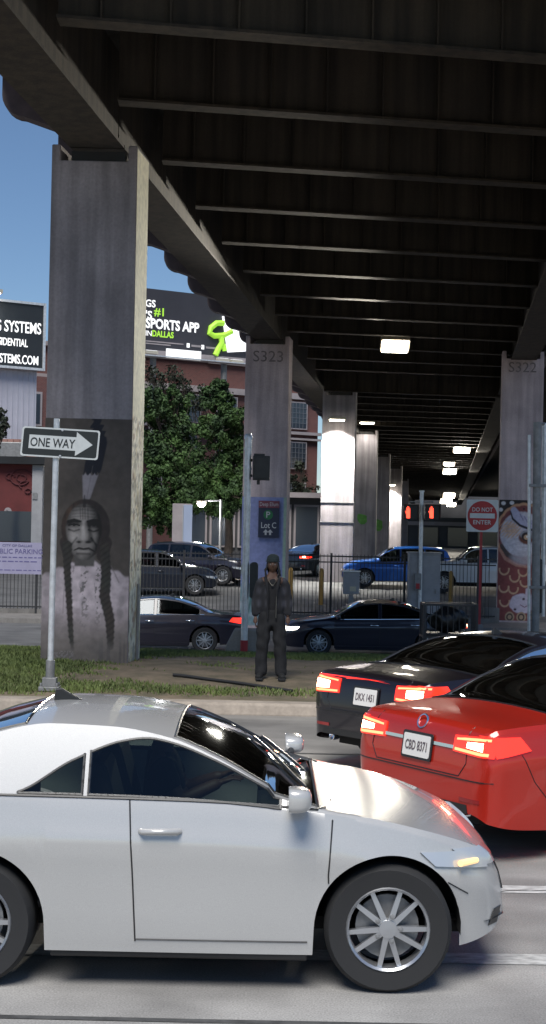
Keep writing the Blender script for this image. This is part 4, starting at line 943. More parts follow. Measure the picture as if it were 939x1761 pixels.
# ------------------------------------------------------------------ trees
M['bark'] = mat('bark', (.06, .045, .035), .9, var=.3, scale=6)
def leaf_mat(name, a, b):
    m = mat(name, a, .75, col2=b, scale=.9, detail=3); return m
M['leaf'] = leaf_mat('green leaves', (.050, .105, .018), (.010, .028, .008)); M['leaf_dark'] = leaf_mat('dull dark leaves', (.026, .036, .018), (.012, .018, .009))
def tree(px, Y, zg, clumps, label, m, n=9000, ls=.22, group=None, name='broadleaf_tree', bare=0, seed=1):
    """clumps: (px, py, radius in px, dY) lobes of the crown; the limbs reach each of them"""
    r = random.Random(seed); p0 = at(px, 960, Y); p0.z = zg
    o = empty(name, p0, label, 'tree', group, 'thing'); s = F/Y
    lobes = [(at(a, b, Y+dy), rr/s) for a, b, rr, dy in clumps]
    top = max(l[0].z for l in lobes); t = MB(); fork = p0.lerp(Vector((p0.x, p0.y, top)), .3)
    t.tube([p0, p0.lerp(fork, .5)+Vector((.06, 0, 0)), fork], [.26, .2, .17], 10)
    for c_, rad in lobes:
        mid = fork.lerp(c_, .5)+Vector((r.uniform(-.3, .3), r.uniform(-.3, .3), .2)); t.tube([fork, mid, c_], [.12, .07, .03], 7)
        for k in range(7+bare*8):
            d = Vector((r.gauss(0, 1), r.gauss(0, 1), r.gauss(.5, 1))).normalized(); e = c_+d*rad*r.uniform(.6, 1.15); q = mid.lerp(c_, r.random())
            t.tube([q, q.lerp(e, .5)+Vector((r.gauss(0, .1), 0, r.gauss(.1, .1))), e], [.035, .02, .006], 5)
    t.build('trunk', M['bark'], o, 60)
    vs = []; fs = []; tot = sum(l[1]**2 for l in lobes)
    for c_, rad in lobes:
        sub = []
        for k in range(26): 
            d = Vector((r.gauss(0, 1), r.gauss(0, 1), r.gauss(0, 1))).normalized(); sub.append((c_+d*rad*(r.random()**.45)*.95, rad*r.uniform(.16, .36)))
        for k in range(int(n*rad*rad/tot)):
            q, rr = r.choice(sub); d = Vector((r.gauss(0, 1), r.gauss(0, 1), r.gauss(0, 1))).normalized(); x = q+d*rr*(r.random()**.5)
            nrm = (d+Vector((r.gauss(0, .6), r.gauss(0, .6), r.gauss(.5, .6)))).normalized(); a = nrm.orthogonal().normalized(); a.rotate(Matrix.Rotation(r.uniform(0, 6.28), 3, nrm)); b = nrm.cross(a); L = ls*r.uniform(.6, 1.3)
            i = len(vs); vs += [x-a*L*.5, x+b*L*.28, x+a*L*.55, x-b*L*.28]; fs.append((i, i+1, i+2, i+3))
    me = bpy.data.meshes.new('crown'); me.from_pydata([tuple(v) for v in vs], [], fs); link('crown', me, M[m], o)
tree(300, 74, .8, [(262, 700, 38, 0), (300, 745, 50, 1), (255, 790, 48, -1), (320, 800, 55, -1), (275, 850, 52, -2), (335, 855, 48, -1), (235, 720, 40, 1), (240, 860, 45, 0), (305, 690, 30, 1), (285, 890, 40, -1)], 'broad green tree with a bright leafy crown left of the signal pole', 'leaf', 42000, .19, 'trees in front of the warehouse', seed=2)
tree(392, 71, .7, [(375, 690, 32, 0), (395, 730, 38, 0), (365, 745, 34, -1), (402, 790, 40, 0), (370, 810, 40, -1), (395, 845, 42, -1), (360, 860, 36, 0), (412, 830, 30, 0), (378, 668, 18, 0)], 'upright green tree right behind the signal pole', 'leaf', 36000, .18, 'trees in front of the warehouse', seed=3)
tree(320, 84, .9, [(275, 655, 26, 0), (315, 668, 30, 0), (345, 690, 30, 0), (300, 640, 18, 0), (260, 640, 16, 0)], 'thin dark twiggy tree rising behind the green trees', 'leaf_dark', 1300, .22, 'trees in front of the warehouse', bare=1, seed=4)
tree(520, 88, .9, [(512, 830, 20, 0), (530, 850, 22, 0), (505, 870, 22, 0), (535, 885, 22, -1), (516, 800, 12, 0), (508, 900, 22, 0)], 'dark sparse tree between the lavender and floodlit columns', 'leaf_dark', 2600, .24, 'trees in front of the warehouse', bare=1, seed=5)
tree(-30, 62, .5, [(-25, 720, 26, 0), (2, 712, 11, 0), (6, 728, 12, 0), (0, 745, 12, 0), (-14, 760, 20, 0)], 'small tree branch reaching in at the left before the white wall', 'leaf_dark', 1500, .2, 'trees in front of the warehouse', seed=6)

# ------------------------------------------------------------------ vehicles
def pchip(pts):
    X = np.array([p[0] for p in pts], float); Yv = np.array([p[1] for p in pts], float); h = np.diff(X); d = np.diff(Yv)/h; m = np.zeros(len(X))
    for i in range(1, len(X)-1):
        if d[i-1]*d[i] > 0: w1, w2 = 2*h[i]+h[i-1], h[i]+2*h[i-1]; m[i] = (w1+w2)/(w1/d[i-1]+w2/d[i])
    m[0], m[-1] = d[0], d[-1]
    def f(x):
        x = np.clip(x, X[0], X[-1]); i = np.clip(np.searchsorted(X, x)-1, 0, len(h)-1); t = (x-X[i])/h[i]
        return (2*t**3-3*t**2+1)*Yv[i]+(t**3-2*t**2+t)*h[i]*m[i]+(-2*t**3+3*t**2)*Yv[i+1]+(t**3-t**2)*h[i]*m[i+1]
    return f
SEDAN = dict(top=[(-2.42, .60), (-2.41, .70), (-2.39, .84), (-2.36, .95), (-2.28, 1.00), (-1.80, 1.05), (-1.55, 1.09), (-1.1, 1.28), (-.7, 1.40), (-.2, 1.45), (.25, 1.42), (.55, 1.33), (1.15, 1.01), (1.8, .92), (2.2, .82), (2.36, .70), (2.41, .58), (2.42, .50)],
    belt=[(-2.42, .58), (-2.40, .74), (-2.37, .88), (-2.28, .95), (-1.5, .98), (0, .95), (1.15, .92), (1.9, .82), (2.25, .72), (2.38, .62), (2.42, .48)],
    half=[(-2.42, .66), (-2.40, .74), (-2.34, .81), (-2.2, .86), (-1.7, .905), (0, .925), (1.4, .91), (1.95, .87), (2.25, .77), (2.38, .64), (2.42, .52)],
    sill=[(-2.42, .36), (-2.36, .30), (-2.0, .24), (-1, .20), (1, .20), (2.1, .22), (2.36, .26), (2.42, .32)],
    wheels=(-1.42, 1.42), wr=.335, ww=.23, wind=(.28, 1.12), rear=(-1.62, -.62), side=[(-1.28, -.18), (-.10, .92)], tumble=.42, side_rail=.07, plate_z=.78)
TRUCK = None
def car(root_name, label, P, paint, loc, yaw, cat='car', group=None, tail='tail', head='head_off', plate=None, gl='glass', tail_z=(.78, .93), tail_y=(.42, .80), seams=(-1.18, -.14, 1.0), driver=None, scale=1.0, hot=True, light_bar=False, bed=None):
    o = empty(root_name, (0, 0, 0), label, cat, group); WM[o.name] = Matrix()
    top, belt, half, sill = (pchip(P[k]) for k in ('top', 'belt', 'half', 'sill'))
    dlo = pchip(P['dlo']) if 'dlo' in P else None
    xa, xb = P['top'][0][0], P['top'][-1][0]; wr = P['wr']; ra = wr+.055
    xs = set(np.linspace(xa, xb, 110)) | {p[0] for p in P['top']} | {v for w in P['side'] for v in w} | set(P['wind']) | set(P['rear'])
    for w in P['wheels']: xs = {x for x in xs if abs(x-w) > ra+.02 or abs(x-w) < ra-.02} | {w+ra*math.cos(a) for a in np.linspace(0, math.pi, 27)} | {w+ra+.004, w-ra-.004}
    xs = np.array(sorted(xs)); keep = [0]
    for i in range(1, len(xs)):
        if xs[i]-xs[keep[-1]] > .0025: keep.append(i)
    xs = xs[keep]
    T1 = [0, .12, .28, .45, .60, .72, .765, .80, .9, 1.0]; T2 = [0, .07, .35, .65, .93, 1.0]; T3 = [.06, .13, .3, .5, .75, 1.0]
    prof = pchip([(0, .92), (.2, .955), (.35, .972), (.6, .982), (.795, 1.0), (.84, .986), (1, .945)])
    rings = []
    for x in xs:
        zb, zt, hw, zs = float(belt(x)), float(top(x)), float(half(x)), float(sill(x))
        for w in P['wheels']:
            if abs(x-w) <= ra: zs = max(zs, wr+math.sqrt(max(0, ra*ra-(x-w)**2)))
        zs = min(zs, zb-.06); rz = max(zb+.012, zt-P['side_rail'] if zt-zb > .14 else zb+.012+(zt-zb)*.35)
        rz = min(rz, zt-.004)
        if rz < zb+.004: zb = rz-.006
        rg = []
        for t in T1:
            z = zs+(zb-zs)*t; rg.append((hw*float(prof(min(1, z/max(zb, .3)))), z))
        ws = rg[-1][0]; wrl = ws-P['tumble']*(rz-zb)-.012
        fr = float(dlo(x)) if dlo else 1
        for t in T2[1:]:
            t = t if t == 1 else .07+(t-.07)*fr
            rg.append((ws+(wrl-ws)*t, zb+(rz-zb)*t))
        for t in T3: rg.append((wrl*(1-t), rz+(zt-rz)*(1-(1-t)**2.2)))
        rings.append(rg)
    n = len(rings[0]); V = []
    for x, rg in zip(xs, rings): V += [(x, y, z) for y, z in rg]+[(x, -y, z) for y, z in rg[:-1][::-1]]
    m = 2*n-1; n1 = len(T1)-1; n2 = n1+len(T2)-1
    F_ = {'body': []}; names = {}
    for i in range(len(xs)-1):
        xm = (xs[i]+xs[i+1])/2; rg = rings[i]; gap = min(rings[i][n2][1]-rings[i][n1][1], rings[i+1][n2][1]-rings[i+1][n1][1])
        for j in range(m-1):
            jj = j if j < n-1 else m-2-j          # mirrored segment index
            q = (i*m+j, (i+1)*m+j, (i+1)*m+j+1, i*m+j+1); key = 'body'
            if n1+1 <= jj < n2-1 and gap > .05 and (dlo is None or float(dlo(xm)) > .02):
                for k, (a, b) in enumerate(P['side']):
                    if a < xm < b: key = ('side_window', k, j < n-1)
            elif jj >= n2+1:
                if P['wind'][0] < xm < P['wind'][1]: key = ('windshield',)
                elif P['rear'][0] < xm < P['rear'][1]: key = ('rear_window',)
            F_.setdefault(key, []).append(q)
    F_['body'].append(tuple(range(m))); F_['body'].append(tuple((len(xs)-1)*m+j for j in range(m))[::-1])
    def sub(fs):
        ids = sorted({k for f in fs for k in f}); mp = {k: i for i, k in enumerate(ids)}
        me = bpy.data.meshes.new('car_part'); me.from_pydata([V[k] for k in ids], [], [tuple(mp[k] for k in f) for f in fs]); me.update(); return me
    bme = sub(F_['body']); bm = bmesh.new(); bm.from_mesh(bme); bmesh.ops.recalc_face_normals(bm, faces=bm.faces); bm.to_mesh(bme); bm.free()
    body = link('body', bme, paint, o, 38)
    full = BVHTree.FromPolygons([Vector(v) for v in V], [f for fs in F_.values() for f in fs])
    for key, fs in F_.items():
        if key != 'body': link(key[0], sub(fs), M[gl], o, 40)
    for g_ in [c for c in o.children if c.name.split('.')[0] in ('side_window', 'windshield', 'rear_window')]:
        bm = bmesh.new(); bm.from_mesh(g_.data); mb = MB()
        for e in bm.edges:
            if e.is_boundary:
                a, b = e.verts[0].co.copy(), e.verts[1].co.copy(); n_ = (e.link_faces[0].normal if e.link_faces else Vector((0, 0, 1)))
                out_ = Vector((0, math.copysign(1, a.y+1e-6), 0)) if g_.name.startswith('side') else Vector((0, 0, 1))
                n_ = n_ if n_.dot(out_) > 0 else -n_; dd = (b-a)*.12; mb.tube([a-dd+n_*.002, b+dd+n_*.002], .008, 5)
        bm.free(); mb.build('window_seal', M['trim'], g_)
    def hit(p, d):
        h = full.ray_cast(Vector(p), Vector(d).normalized())
        return h
    def proj(pts2, base, u, v, d, off):
        """2-D points on the plane (base, u, v) dropped along d on to the body, lifted by off"""
        out = []
        for a, b in pts2:
            p = Vector(base)+Vector(u)*a+Vector(v)*b; h = hit(p, d)
            nn = None if h[0] is None else (h[1] if h[1].dot(Vector(d)) < 0 else -h[1])
            out.append(None if h[0] is None else h[0]+nn*off)
        return out
    def patch(name, corners, base, u, v, d, mt, off=.012, nu=14, nv=6, par=None):
        """quad panel on the body, corners given as (a, b) in order"""
        c = [Vector((p[0], p[1])) for p in corners]; g = []
        for j in range(nv+1):
            for i in range(nu+1):
                s, t = i/nu, j/nv; q = (c[0]*(1-s)+c[1]*s)*(1-t)+(c[3]*(1-s)+c[2]*s)*t; g.append((q.x, q.y))
        P3 = proj(g, base, u, v, d, off); P0 = proj(g, base, u, v, d, -.01); fs = []; mb = MB()
        ok = lambda *k: all(P3[i] is not None for i in k)
        idx = {}; vs = []
        def vid(i, lower=False):
            key = (i, lower)
            if key not in idx: idx[key] = len(vs); vs.append((P0 if lower else P3)[i])
            return idx[key]
        for j in range(nv):
            for i in range(nu):
                q = [j*(nu+1)+i, j*(nu+1)+i+1, (j+1)*(nu+1)+i+1, (j+1)*(nu+1)+i]
                if ok(*q): fs.append([vid(k) for k in q])
        bd = [i for i in range(nu+1)]+[j*(nu+1)+nu for j in range(1, nv+1)]+[nv*(nu+1)+i for i in range(nu-1, -1, -1)]+[j*(nu+1) for j in range(nv-1, 0, -1)]
        for a, b in zip(bd, bd[1:]+bd[:1]):
            if ok(a, b): fs.append([vid(a), vid(b), vid(b, True), vid(a, True)])
        mb.add(vs, fs); me = mb.mesh(name); bm = bmesh.new(); bm.from_mesh(me); bmesh.ops.recalc_face_normals(bm, faces=bm.faces); bm.to_mesh(me); bm.free()
        return link(name, me, mt, par or o, 50)
    def strip_on(mb, pts2, base, u, v, d, w=.006, off=.0015):
        """thin line along the body"""
        pp = []
        for (a, b), (c_, e) in zip(pts2[:-1], pts2[1:]):
            k = max(2, int(math.hypot(c_-a, e-b)/.04))
            pp += [(a+(c_-a)*i/k, b+(e-b)*i/k) for i in range(k)]
        pp.append(pts2[-1]); q = [x for x in proj(pp, base, u, v, d, off) if x is not None]
        if len(q) > 2: mb.tube(q, w/2, 5)
    SX = Vector((1, 0, 0)); SY = Vector((0, 1, 0)); SZ = Vector((0, 0, 1))
    # wheels
    for w in P['wheels']:
        for s in (-1, 1):
            y = s*(float(half(w))-.135)
            Mx = Matrix.Translation((w, y, wr)) @ Matrix.Rotation(R(-90*s), 4, 'X')
            wh = MB().lathe([(wr*.66, -.11), (wr*.93, -.115), (wr, -.08), (wr, .08), (wr*.93, .115), (wr*.66, .105), (wr*.64, .06)], Mx, 40).build('wheel', M['rubber'], o, 40)
            rim = MB(); rim.lathe([(wr*.67, .10), (wr*.645, .112), (wr*.61, .10), (wr*.60, .02)], Mx, 36); rim.lathe([(0, .10), (wr*.14, .098), (wr*.16, .07)], Mx, 20)
            for k in range(10):
                a = 2*math.pi*k/10+.12*(k % 2); ca, sa = math.cos(a), math.sin(a); t = wr*.035
                q = []
                for r_, hh, tt in ((wr*.12, .092, t*1.3), (wr*.62, .082, t)):
                    for sg in (-1, 1):
                        for dz in (0, -.03): q.append(Mx @ Vector((r_*ca-sg*tt*sa, r_*sa+sg*tt*ca, hh+dz)))
                rim.add(q, [(0, 2, 6, 4), (1, 5, 7, 3), (0, 4, 5, 1), (2, 3, 7, 6), (4, 6, 7, 5)])
            rim.build('rim', M['alloy'], wh, 35)
            nb = MB()
            for k in range(5): nb.lathe([(0, .108), (.012, .106), (.013, .09)], Mx @ Matrix.Translation((wr*.2*math.cos(k*1.2566), wr*.2*math.sin(k*1.2566), 0)), 8)
            nb.build('lug_nut', M['galv_dark'], wh)
            MB().lathe([(0, .03), (wr*.5, .03), (wr*.5, .01)], Mx, 24).build('brake_disc', M['galv_dark'], wh)
    mb = MB()
    for w in P['wheels']:
        for s in (-1, 1):
            yo, yi = s*(float(half(w))*.90), s*.42
            a = np.linspace(-.1, math.pi+.1, 19)
            vs = [(w+(ra-.002)*math.cos(t), y, wr+(ra-.002)*math.sin(t)) for y in (yo, yi) for t in a]; k = len(a)
            mb.add(vs, [(i, i+1, k+i+1, k+i) for i in range(k-1)]+[tuple(range(k, 2*k))])
    mb.box(((xa+xb)/2, 0, .30), (xb-xa-.35, 1.1, .1)); mb.build('underbody', M['well'], o)
    # cabin
    mb = MB(); sd = P['side']; f0, f1 = sd[0][0]-.1, P['wind'][1]-.1
    mb.box(((f0+f1)/2, 0, .40), (f1-f0, 1.45, .05)); mb.box((f1-.05, 0, .72), (.35, 1.4, .3)); mb.box((f0-.02, 0, .7), (.08, 1.4, .55)); mb.build('cabin_floor', M['interior'], o, bevel=.03)
    fxs = sd[-1][0]+.28
    for s in (-1, 1):
        mb = MB(); mb.box((fxs+.05, s*.36, .55), (.5, .48, .2)); Mx = Matrix.Translation((fxs-.22, s*.36, .84)) @ Matrix.Rotation(R(-16), 4, 'Y'); mb.box((0, 0, 0), (.14, .47, .58), M=Mx); mb.box((-.02, 0, .38), (.1, .26, .17), M=Mx)
        mb.build('seat', M['interior'], o, bevel=.04)
    mb = MB(); Mx = Matrix.Translation((fxs+.62, .36, .86)) @ Matrix.Rotation(R(65), 4, 'Y'); mb.tube([Mx @ Vector((.185*math.cos(a), .185*math.sin(a), 0)) for a in np.linspace(0, 6.283, 28)], .016, 8)
    mb.tube([Mx @ Vector((-.18, 0, 0)), Mx @ Vector((.18, 0, 0))], .014, 6); mb.tube([Mx @ Vector((0, 0, 0)), Mx @ Vector((0, 0, .3))], .03, 8); mb.build('steering_wheel', M['trim'], o)
    # side details on both flanks
    for s in (-1, 1):
        d = Vector((0, -s, 0)); base = (0, s*2, 0); mb = MB()
        for k, x in enumerate(seams):
            zb = float(belt(x))+.01; lean = -.06 if k < len(seams)-1 else .05
            strip_on(mb, [(x+lean*.4, zb), (x, .62), (x+.02, .26)], base, SX, SZ, d, .009)
        strip_on(mb, [(seams[0]+.02, .27), (seams[-1]+.02, .27)], base, SX, SZ, d, .009)
        mb.build('door_seam', M['trim'], o)
        mb = MB(); strip_on(mb, [(xa+.30, float(belt(xa+.3))-.16), (xa+.42, .60), (P['wheels'][0]-ra-.05, .45)], base, SX, SZ, d, .007); mb.build('bumper_seam', M['trim'], o); mb = MB(); strip_on(mb, [(xb-.42, .62), (P['wheels'][1]+ra+.04, .50)], base, SX, SZ, d, .007); mb.build('bumper_seam', M['trim'], o)
        if s < 0:
            x = P['wheels'][0]-.02; mb = MB(); strip_on(mb, [(x+.085*math.cos(t), float(belt(x))-.14+.075*math.sin(t)) for t in np.linspace(0, 6.283, 22)], base, SX, SZ, d, .006); mb.build('fuel_flap', M['trim'], o)
        mb = MB(); w0, w1 = P['wheels'][0]+ra+.03, P['wheels'][1]-ra-.03; yy = float(half(0))*.93*s
        mb.box(((w0+w1)/2, yy-.02*s, float(sill(0))+.0), (w1-w0, .06, .07)); mb.build('side_skirt', M['trim'], o, bevel=.01)
        hx = [seams[i]+.14 for i in range(len(seams)-1)]
        for x in hx:
            h = hit((x, s*2, float(belt(x))-.14), d)
            if h[0] is None: continue
            q = h[0]; mb = MB(); mb.tube([q+Vector((-.10, s*.004, -.004)), q+Vector((-.09, s*.035, 0)), q+Vector((.09, s*.035, .004)), q+Vector((.10, s*.004, 0))], .016, 8); mb.build('door_handle', paint if P is not SEDAN else M['chrome'], o, 60)
        mb = MB(); x0, x1 = sd[0][0]-.12, sd[-1][1]+.06
        strip_on(mb, [(x0+(x1-x0)*k/20, float(belt(x0+(x1-x0)*k/20))+.014) for k in range(21)], base, SX, SZ, d, .016, .002); mb.build('window_trim', M['chrome'] if P is SEDAN else M['trim'], o)
        mxx = P.get('mirror_x', sd[-1][1]-.02); q = hit((mxx, s*2, float(belt(mxx))+.03), d)
        if q[0] is not None:
            q = q[0]+Vector((.02, s*.13, .05)); bm = bmesh.new(); bmesh.ops.create_uvsphere(bm, u_segments=24, v_segments=16, radius=1)
            for v in bm.verts:
                c = v.co; pw = lambda a, e: math.copysign(abs(a)**e, a)
                v.co = Vector((q.x+max(-.035, pw(c.x, .8)*.085), q.y+pw(c.y, .6)*.105, q.z+pw(c.z, .6)*.062*(1+.15*s*c.y)))
            me = bpy.data.meshes.new('mirror'); bm.to_mesh(me); bm.free(); mi = link('mirror', me, paint, o, 60)
            MB().tube([q, q+Vector((0, -s*.17, -.05))], .022, 8).build('mirror_arm', M['trim'], mi)
    # roof fin and wipers
    xr_ = P['rear'][1]+.14; h = hit((xr_, 0, 3), (0, 0, -1))
    if h[0] is not None and P is not TRUCK: MB().prism([(-.09, -.01), (.09, -.01), (-.05, .065), (-.08, .06)], h[0]+Vector((0, -.016, 0)), (1, 0, 0), (0, 0, 1), -.032).build('roof_fin', M['trim'], o, bevel=.006)
    for y0_ in (.12, -.42):
        pts_ = [hit((P['wind'][1]-.06-.05*k, y0_+.06*k+.35*k/6, 3), (0, 0, -1)) for k in range(7)]; pts_ = [q[0]+Vector((.006, 0, .014)) for q in pts_ if q[0] is not None]
        if len(pts_) > 2: MB().tube(pts_, .009, 6).build('wiper', M['trim'], o)
    # tail: lamps, plate, bumper lines
    db = Vector((1, 0, 0)); base = (xa-1, 0, 0); z0, z1 = tail_z; ya, yb = tail_y; hb = float(half(xa+.12))
    for s in (-1, 1):
        tl = patch('tail_light', [(s*ya, z0+.015), (s*yb, z0), (s*yb, z1), (s*ya, z1-.02)], base, SY, SZ, db, M[tail])
        wrapd = Vector((.0, -s, 0)); patch('tail_lens', [(xa+.10, z0), (xa+.38, z0+.05), (xa+.30, z1), (xa+.06, z1)], (0, s*2, 0), SX, SZ, wrapd, M[tail], par=tl, nu=8, nv=4)
        if hot and tail == 'tail': patch('lamp_strip', [(s*(ya+.02), z0+.025), (s*(yb-.03), z0+.012), (s*(yb-.03), z0+.034), (s*(ya+.02), z0+.045)], base, SY, SZ, db, M['tail_mid'], .015, 8, 1, par=tl); patch('lamp_strip', [(s*(ya+.03), z1-.05), (s*(yb-.03), z1-.03), (s*(yb-.03), z1-.012), (s*(ya+.03), z1-.035)], base, SY, SZ, db, M['tail_mid'], .015, 8, 1, par=tl)
        if hot and tail == 'tail': patch('bulb', [(s*(ya+.15), z0+.055), (s*(yb-.07), z0+.045), (s*(yb-.07), z1-.045), (s*(ya+.15), z1-.055)], base, SY, SZ, db, M['tail_hot'], .016, 6, 3, par=tl)
        hl = patch('head_light', [(s*.36, .62), (s*.70, .64), (s*.74, .74), (s*.40, .70)], (xb+1, 0, 0), SY, SZ, -db, M[head])
        patch('head_lens', [(xb-.12, .62), (xb-.42, .66), (xb-.50, .735), (xb-.16, .72)], (0, s*2, 0), SX, SZ, Vector((0, -s, 0)), M[head], par=hl, nu=8, nv=4)
        patch('reflector', [(s*.52, .44), (s*.72, .44), (s*.72, .47), (s*.52, .47)], base, SY, SZ, db, M['tail_off'], .006, 5, 1)
        ex = hit((xa-1, s*.5, .36), db)
        if ex[0] is not None: MB().lathe([(.036, .10), (.040, .02), (.034, .016), (.032, .05), (0, .05)], Matrix.Translation(ex[0]+Vector((.0, 0, -.03))) @ Matrix.Rotation(R(90), 4, 'Y'), 16).build('exhaust_tip', M['chrome'], o, 40)
    mb = MB(); strip_on(mb, [(-.8+.1*k, .60) for k in range(17)], base, SY, SZ, db, .010); strip_on(mb, [(-.55, .98), (-.57, .72), (-.5, .62), (.5, .62), (.57, .72), (.55, .98)], base, SY, SZ, db, .008); mb.build('boot_seam', M['trim'], o)
    patch('rear_valance', [(-.62, .33), (.62, .33), (.60, .42), (-.60, .42)], base, SY, SZ, db, M['trim'], .006, 14, 3)
    patch('front_grille', [(-.42, .46), (.42, .46), (.44, .64), (-.44, .64)], (xb+1, 0, 0), SY, SZ, -db, M['trim'], .006, 14, 4)
    patch('bumper_intake', [(-.6, .30), (.6, .30), (.56, .38), (-.56, .38)], (xb+1, 0, 0), SY, SZ, -db, M['trim'], .006, 14, 2)
    if light_bar: patch('light_bar', [(-.44, tail_z[0]+.03), (.44, tail_z[0]+.03), (.44, tail_z[0]+.055), (-.44, tail_z[0]+.055)], base, SY, SZ, db, M['chrome'], .008, 14, 1)
    if plate:
        pz = P['plate_z']; h = hit((xa-1, 0, pz), db); hx_ = h[0].x-.022; nx = h[1].normalized(); nx = -nx if nx.x > 0 else nx
        vv = Vector((-nx.z, 0, nx.x)).normalized(); vv = vv if vv.z > 0 else -vv
        pl = MB().prism(rrect(.32, .17, .015), (hx_, 0, pz), (0, -1, 0), vv, .012).build('licence_plate', M['plate'], o)
        lettering(plate, M['faded'], pl, Vector((hx_-.002, 0, pz))-vv*.035, (0, -1, 0), vv, .075, .26, depth=.002, bold=.01)
        MB().prism(rrect(.36, .21, .02), (hx_+.006, 0, pz), (0, -1, 0), vv, .01).build('plate_surround', M['trim'], pl)
    mx = Matrix.Translation(loc) @ Matrix.Rotation(yaw, 4, 'Z') @ Matrix.Scale(scale, 4)
    o.matrix_world = mx; o.location = loc; o.rotation_euler = (0, 0, yaw); o.scale = (scale,)*3
    return o, hit
def paint(name, col, rough=.28, metal=.3, flake=.06): return mat(name, col, rough, metal, coat=.8, var=flake, scale=260, detail=1)
M['p_red'] = paint('red car paint', (.50, .024, .012), .28, .35); M['p_black'] = paint('dark plum car paint', (.012, .009, .013)); M['p_navy'] = paint('midnight navy paint', (.010, .008, .018), .35, .1)
M['p_silver'] = paint('silver paint', (.46, .455, .445), .25, .22); M['p_blue'] = paint('bright blue paint', (.018, .11, .42)); M['p_white'] = paint('white truck paint', (.60, .60, .60), .35, 0); M['p_dark'] = paint('black blue paint', (.016, .020, .032))
head = lambda deg: R(deg)
# silver coupe nearest the camera, driving to the right: rear wheel off the left edge
COUPE = dict(top=[(-1.86, .62), (-1.85, .74), (-1.82, .90), (-1.76, 1.00), (-1.6, 1.06), (-1.35, 1.20), (-1.0, 1.345), (-.68, 1.405), (-.35, 1.395), (-.05, 1.345), (.20, 1.25), (.45, 1.12), (.76, .955), (1.1, .90), (1.45, .82), (1.66, .71), (1.76, .58), (1.78, .48)], dlo=[(-1.86, 0), (-.87, 0), (-.55, .52), (-.30, .86), (-.1, 1), (1.78, 1)], mirror_x=.60,
    belt=[(-1.86, .60), (-1.84, .76), (-1.8, .88), (-1.7, .955), (-1.2, .985), (0, .975), (.76, .935), (1.1, .87), (1.45, .76), (1.66, .66), (1.78, .46)],
    half=[(-1.86, .66), (-1.84, .74), (-1.78, .82), (-1.6, .88), (-1.1, .92), (0, .92), (.9, .905), (1.25, .86), (1.52, .74), (1.69, .60), (1.78, .44)],
    sill=[(-1.86, .36), (-1.8, .29), (-1.5, .23), (-.6, .20), (.6, .20), (1.45, .22), (1.72, .27), (1.78, .33)],
    wheels=(-1.06, 1.12), wr=.335, ww=.23, wind=(-.02, .74), rear=(-1.45, -.82), side=[(-.87, -.49), (-.455, .72)], tumble=.40, side_rail=.05, plate_z=.8)
YS = 7.36+.92
xf = at(670, 1600, 7.36).x
silver, _ = car('silver_coupe', 'silver white two door coupe nearest us in the road, driver inside', COUPE, M['p_silver'], (xf-1.12, YS, 0), head(0), gl='glass_clear', tail='tail_off', head='head_off', seams=(-.216, .80), hot=False)
# small lit turn lamp low on its nose, dark sill trim
for s in (-1, 1):
    mb = MB(); mb.tube([(1.60, s*.66, .665), (1.50, s*.775, .67)], .018, 8); mb.build('turn_lamp', M['amber'], silver)
# red sedan turning away
ang = 57
p = at(716, 1290, 11.0); hd = Vector((math.sin(R(ang)), math.cos(R(ang)), 0)); c_ = Vector((p.x, 11.0, 0))+hd*2.42
red, hit_red = car('red_sedan', 'shiny red sedan with glowing tail lights turning away at the right', SEDAN, M['p_red'], c_, R(90-ang), plate='CBD 8371', light_bar=True)
h = hit_red((-3.4, 0, .965), (1, 0, 0))
if h[0] is not None:
    mb = MB(); q = h[0]; mb.tube([q+Vector((-.012+.02*math.sin(a), .055*math.cos(a), .05*math.sin(a))) for a in np.linspace(0, 6.283, 24)], .008, 6); mb.build('emblem', M['chrome'], red, 60)
# dark sedan ahead of it
ang = 50
p = at(628, 1200, 14.2); hd = Vector((math.sin(R(ang)), math.cos(R(ang)), 0)); c_ = Vector((p.x, 14.2, 0))+hd*2.42
S2 = dict(SEDAN); S2['top'] = [(x, z if z < 1.0 else 1.0+(z-1.0)*.84) for x, z in SEDAN['top']]
dark, _ = car('dark_sedan', 'dark plum sedan with red tail lights, ahead of the red sedan', S2, M['p_black'], c_, R(90-ang), plate='DKX 1451', tail_z=(.77, .95), tail_y=(.40, .82))
# two navy sedans passing on the cross street, heading left
def street_car(px, Y, lab):
    p = at(px, 1100, Y); return car('navy_sedan', lab, SEDAN, M['p_navy'], (p.x, Y, float(np.interp(Y, [27.2, 38, 45.8], [-.63, -.70, -.62]))), R(180), group='navy sedans passing on the cross street', head='head')[0]
n1_ = street_car(640, 37.4, 'navy sedan on the cross street, right of the standing person')
n2_ = copy_tree(n1_); n2_.location.x = at(262, 1100, 37.4).x; n2_['label'] = 'navy sedan on the cross street, half hidden behind the portrait column'
